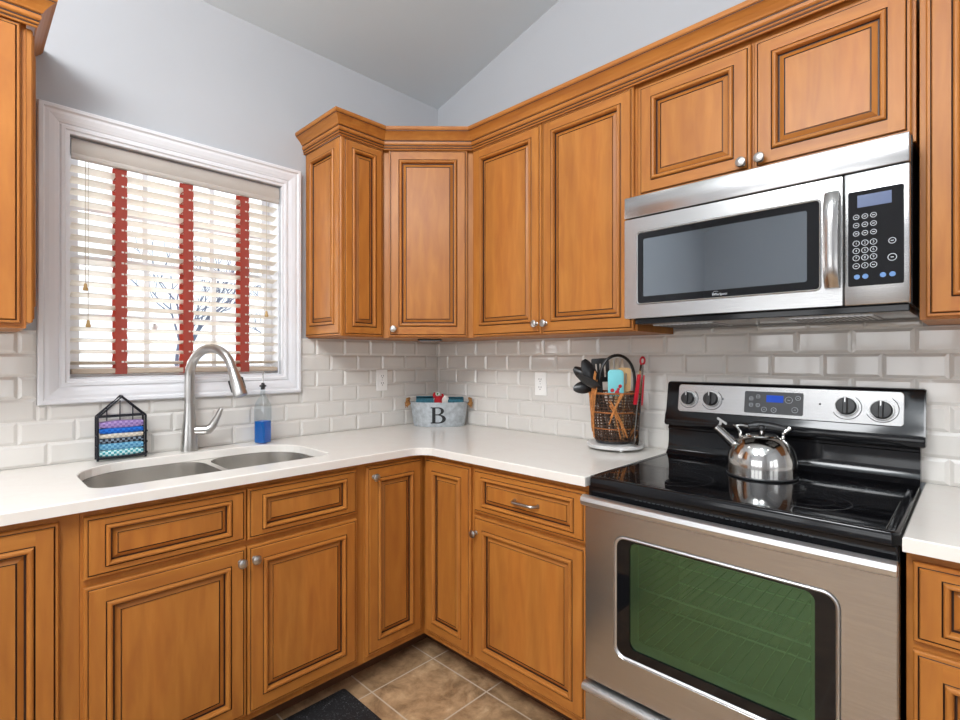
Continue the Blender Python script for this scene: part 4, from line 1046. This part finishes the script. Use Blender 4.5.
Mt = Matrix.Translation((0, -0.0702, 1.082)) @ Matrix.Rotation(PI/2 - tl, 4, 'X')     # (x, up the face, out)
def onface(lp, z): return [Mt @ Vector((x, y, z)) for x, y in lp]
cp = rrect(1.490, 2.166, 0.0, 0.1045, 0.012, 5)
mb = MB(); mb.loft([onface(lp, z) for lp, z in ((cp,0.0006),(cp,0.0025),(offset(cp,-0.0015),0.0035))], 0, True, True, True)
for x in (1.655, 1.955): mb.lathe([(0.0030,0.0035),(0.0028,0.0042)], Mt @ Matrix.Translation((x,0.055,0)), 8, 1)
for kx, rr in ((1.531,0.038),(1.615,0.040),(2.026,0.042),(2.114,0.044)):
    pts = [Mt @ Vector((kx+rr*0.92*math.cos(a), 0.050+rr*0.92*math.sin(a), 0.0036)) for a in [PI*1.15+PI*1.15*i/20 for i in range(21)]]
    mb.tube(pts, 0.0011, 5, 1)
pan = mb.build('control_panel', [STEEL, MARKD], bgd, smooth=False)
for kx, kz, kr in ((1.531,0.050,0.027),(1.615,0.052,0.029),(2.026,0.052,0.031),(2.114,0.046,0.031)):
    mb = MB(); T = Mt @ Matrix.Translation((kx, kz, 0.0036))
    mb.lathe([(kr,0.0),(kr,0.004),(kr*0.96,0.006)], T, 28, 1); mb.lathe([(kr*0.88,0.0062),(kr*0.86,0.020),(kr*0.78,0.023),(kr*0.2,0.0235)], T, 28, 0)
    mb.box(-0.006, 0.006, -kr*0.84, kr*0.84, 0.0236, 0.032, 0.002, M=T); mb.box(-0.0015, 0.0015, kr*0.35, kr*0.80, 0.0321, 0.0325, m=1, M=T)
    mb.build('control_knob', [BLKPL, SILVER], pan)
dp = rrect(1.7285, 1.9085, 0.012, 0.088, 0.005, 4); mb = MB(); mb.loft([onface(dp, z) for z in (0.0036, 0.0050)], 0, True, True, True)
Md = Mt @ Matrix.Translation((0,0,0.0052))
for x, y, r in ((1.750,0.062,0.006),(1.772,0.070,0.006),(1.750,0.040,0.006),(1.772,0.040,0.006),(1.792,0.026,0.008),(1.822,0.026,0.008),(1.866,0.062,0.011),(1.893,0.070,0.007),(1.885,0.030,0.009)):
    mb.tube([Md @ Vector((x+r*math.cos(2*PI*k/16), y+r*math.sin(2*PI*k/16), 0)) for k in range(16)], 0.0006, 4, 1, closed=True); mb.box(-r*0.35, r*0.35, -0.0006, 0.0006, 0, 0.0003, m=1, M=Md @ Matrix.Translation((x,y,0)))
scr = mb.build('display', [DKGREY, MARK], pan, smooth=False)
mb = MB(); mb.box(1.798, 1.850, 0.052, 0.076, 0.0051, 0.0056, M=Mt); mb.build('clock_screen', LCDB, scr, smooth=False)

# ------------------------------------------------------------------ kettle
KC = Vector((1.834, -0.250, 0.9176))
kt = thing('kettle', 'round stainless whistling kettle with black handle standing on the stove top', 'kettle', KC, 0.30)
kt.scale = (0.905, 0.905, 0.985)
mb = MB(); mb.lathe([(0.098,0.0),(0.109,0.001),(0.1105,0.0035),(0.1092,0.0065)], None, 44, 1); mb.lathe([(0.1090,0.0067),(0.1085,0.03),(0.1075,0.052),(0.103,0.074),(0.093,0.095),(0.078,0.112),(0.062,0.122),(0.052,0.125)], None, 44, 0)
mb.build('body', [CHROME, DKGREY], kt)
mb = MB(); mb.lathe([(0.0525,0.1255),(0.050,0.129),(0.03,0.1335),(0.006,0.135)], None, 32); lid = mb.build('lid', CHROME, kt)
mb = MB(); mb.lathe([(0.006,0.1352),(0.005,0.143)], None, 12, 1); mb.sphere((0,0,0.151), 0.0125, 0, 14, (1,1,0.8)); mb.build('lid_knob', [BLKPL, CHROME], lid)
mb = MB(); d = Vector((-0.055,0,0.048)); p = Vector((-0.086,0,0.094)); mb.tube([p, p+d*0.55, p+d], [0.017,0.0145,0.0135], 18); mb.tube([p+d*1.0, p+d*1.08], [0.0155,0.0150], 18)
spt = mb.build('spout', CHROME, kt)
mb = MB(); q = p+d*1.03; mb.box(-0.004, 0.004, -0.008, 0.008, 0, 0.014, 0.001, M=Matrix.Translation(q+Vector((0.012,0,0.010))) @ Matrix.Rotation(0.15,4,'Y')); mb.box(-0.020, 0.016, -0.009, 0.009, 0.011, 0.017, 0.001, M=Matrix.Translation(q+Vector((0.012,0,0.010))) @ Matrix.Rotation(0.55,4,'Y')); mb.build('whistle_lever', SILVER, spt, smooth=False)
mb = MB()   # folded-back handle: grip behind the lid, steel arms to each side
hz = 0.150; hy = 0.034
mb.tube([(-0.040,hy,hz),(-0.01,hy+0.002,hz+0.005),(0.03,hy,hz+0.003),(0.080,hy-0.006,hz-0.006)], [0.0125,0.0145,0.0145,0.0120], 14)
hd = mb.build('handle', BLKPL, kt)
for s_, e in ((-1, Vector((-0.042,hy,hz))), (1, Vector((0.082,hy-0.006,hz-0.006)))):
    mb = MB(); bx = 0.066*s_
    mb.tube([(bx, 0.02, 0.118), (bx, 0.018, 0.134), (bx+s_*0.008, 0.02, 0.143), (bx+s_*0.018, hy-0.010, 0.150), (bx*0.5+e.x*0.5+s_*0.012, hy, e.z+0.003), tuple(e)], [0.005,0.005,0.006,0.007,0.007,0.007], 8)
    mb.build('handle_arm', CHROME, hd)

# ------------------------------------------------------------------ microwave
mw = thing('microwave', 'stainless over-the-range microwave mounted under the short cabinet', 'microwave', (1.824, -0.2, 1.40), world=True)
mx0, mx1, mf = 1.4435, 2.2035, 0.405
mb = MB(); mb.box(mx0+0.003, mx1+0.002, -0.372, -0.0116, 1.4205, 1.838); mb.box(mx0+0.03, mx1-0.002, -0.385, -0.0118, 1.4025, 1.4204, 0.002); body = mb.build('body', BLACK, mw, smooth=False)
for x in (1.60, 2.02):
    mb = MB(); mb.box(x-0.10, x+0.10, -0.30, -0.10, 1.4005, 1.4024)
    for k in range(14): mb.box(x-0.095+k*0.0138, x-0.090+k*0.0138, -0.295, -0.105, 1.3996, 1.4005, m=1)
    mb.build('grease_filter', [SILVER, DKGREY], body, smooth=False)
mb = MB(); mb.box(mx0, mx1, -mf, -0.3725, 1.7655, 1.8385, 0.004, seg=2); mb.build('vent_grille', STEEL, mw)
mb = MB(); Mm = face_y(0); split = 2.0705
wx0, wx1, wz0, wz1 = 1.4905, 2.020, 1.468, 1.7125
mb.holed(rrect(mx0, split-0.001, 1.4215, 1.7625, 0.004, 2), [list(reversed(rrect(wx0, wx1, wz0, wz1, 0.012, 5)))], 0.3725, mf, M=Mm, ch=0.002)
dr = mb.build('door', STEEL, mw, smooth=False)
a = rrect(wx0+0.0002, wx1-0.0002, wz0+0.0002, wz1-0.0002, 0.012, 5)
mb = MB(); mb.loft([[Mm @ Vector((x, y, z)) for x, y in lp] for lp, z in ((a,0.395),(a,0.4055),(offset(a,-0.0015),0.4062),(offset(a,-0.003),0.4050),(offset(a,-0.003),0.395))], 0, True); mb.build('window_trim', SILVER, dr, smooth=False)
mb = MB(); b = offset(a, -0.0032); vw = rrect(wx0+0.022, wx1-0.032, wz0+0.026, wz1-0.024, 0.006, 4)
mb.holed(b, [list(reversed(vw))], 0.376, 0.4040, M=Mm)
mb.text('Whirlpool', 0.0105, Mm @ Matrix.Translation(((wx0+wx1)/2+0.005, wz0+0.0125, 0.4042)), 1)
mb.tube([Mm @ Vector(((wx0+wx1)/2 - 0.006 + 0.010*math.cos(t), wz0+0.0135+0.0085*math.sin(t), 0.4043)) for t in [PI*0.25+PI*1.0*i/16 for i in range(17)]], 0.00035, 4, 1)
wf = mb.build('window_frame', [BLKGL, MARK], dr, smooth=False)
mb = MB(); v = offset(vw, -0.0002); mb.face([mb.bm.verts.new(Mm @ Vector((x, y, 0.4025))) for x, y in v]); mb.build('window_glass', MWGL, dr, smooth=False)
mb = MB(); n = 14; L = []
for i in range(n+1):
    t = i/n; z = 1.470+0.252*t; bow = 0.022*(1-(2*t-1)**4)
    L.append([(2.0465+dx, -mf-0.012-bow-dy, z) for dx, dy in ((-0.0165,-0.008),(-0.016,0.001),(-0.008,0.006),(0.0,0.0075),(0.008,0.006),(0.016,0.001),(0.0165,-0.008))])
mb.loft(L, 0, True, True, True)
for z in (1.482, 1.710): mb.box(2.036, 2.057, -mf-0.020, -mf-0.0002, z-0.010, z+0.010, 0.002)
mb.build('handle', STEELV, dr)
mb = MB(); mb.box(split+0.0015, mx1, -mf, -0.3725, 1.4215, 1.7625, 0.003, seg=2); cpn = mb.build('control_panel', STEEL, mw)
cp = rrect(2.0805, 2.1925, 1.470, 1.7135, 0.004, 3); mb = MB(); mb.loft([[Mm @ Vector((x,y,z)) for x,y in cp] for z in (mf+0.0002, mf+0.0016)], 0, True, True, True)
Mk = Mm @ Matrix.Translation((0,0,mf+0.0018)); nums = iter('1234567890')
colx = (2.0975, 2.1155, 2.1330); rowz = (1.6475, 1.6265, 1.6050, 1.5800, 1.5610, 1.5425, 1.5220)
for r_, z in enumerate(rowz):
    for c_, x in enumerate(colx):
        rr = 0.0068 if r_ >= 3 else 0.0060
        mb.tube([Mk @ Vector((x+rr*math.cos(2*PI*k/14), z+rr*math.sin(2*PI*k/14), 0)) for k in range(14)], 0.0008, 4, 1, closed=True)
        if 3 <= r_ <= 5 or (r_ == 6 and c_ == 1): mb.text(next(nums), 0.0085, Mk @ Matrix.Translation((x, z, 0.0002)), 1)
        else: mb.box(-0.0028, 0.0028, -0.001, 0.001, 0, 0.0003, m=1, M=Mk @ Matrix.Translation((x, z, 0)))
for x, z, rr in ((2.1700,1.577,0.0070),(2.1700,1.536,0.0085)):
    mb.tube([Mk @ Vector((x+rr*math.cos(2*PI*k/14), z+rr*math.sin(2*PI*k/14), 0)) for k in range(14)], 0.0009, 4, 1, closed=True); mb.box(-0.003, 0.003, -0.001, 0.001, 0, 0.0003, m=1, M=Mk @ Matrix.Translation((x, z, 0)))
for x in (2.099, 2.1165, 2.152, 2.1705):
    mb.lathe([(0.0065,0),(0.006,0.0006)], Mk @ Matrix.Translation((x, 1.494, 0)), 14, 2)
kp = mb.build('keypad', [BLKGL, MARK, plain('blue_keys', rgb(92,130,180), 0.3)], cpn, smooth=False)
mb = MB(); mb.box(2.1000, 2.1690, 1.671, 1.702, mf+0.0017, mf+0.0022, M=Mm); mb.build('clock_screen', LCDG, kp, smooth=False)

# ------------------------------------------------------------------ little light under the corner cabinet
mb = MB(); mb.box(-0.06, 0.06, -0.028, 0.028, -0.009, -0.0006, 0.002); mb.box(-0.05, 0.05, -0.02, 0.02, -0.0105, -0.0088, m=1)
o = mb.build('cabinet_light', [BLKPL, MARK], None, smooth=False); o.location = (0.33, -0.34, UB); o.rotation_euler = (0, 0, PI/4)
tag(o, 'small dark flat light fixed under the angled corner wall cabinet', 'light')

# ------------------------------------------------------------------ floor mat
mb = MB(); pl = rrect(0.56, 1.02, -2.05, -0.968, 0.012, 3)
mb.loft([[(x,y,z) for x,y in lp] for lp, z in ((pl,0.0006),(pl,0.006),(offset(pl,-0.004),0.009))], 0, True, True, True)
o = mb.build('floor_mat', MESH, None, smooth=False); origin_to(o, (0.79,-1.5,0)); tag(o, 'black mesh floor mat on the tile in front of the sink cabinet', 'mat')
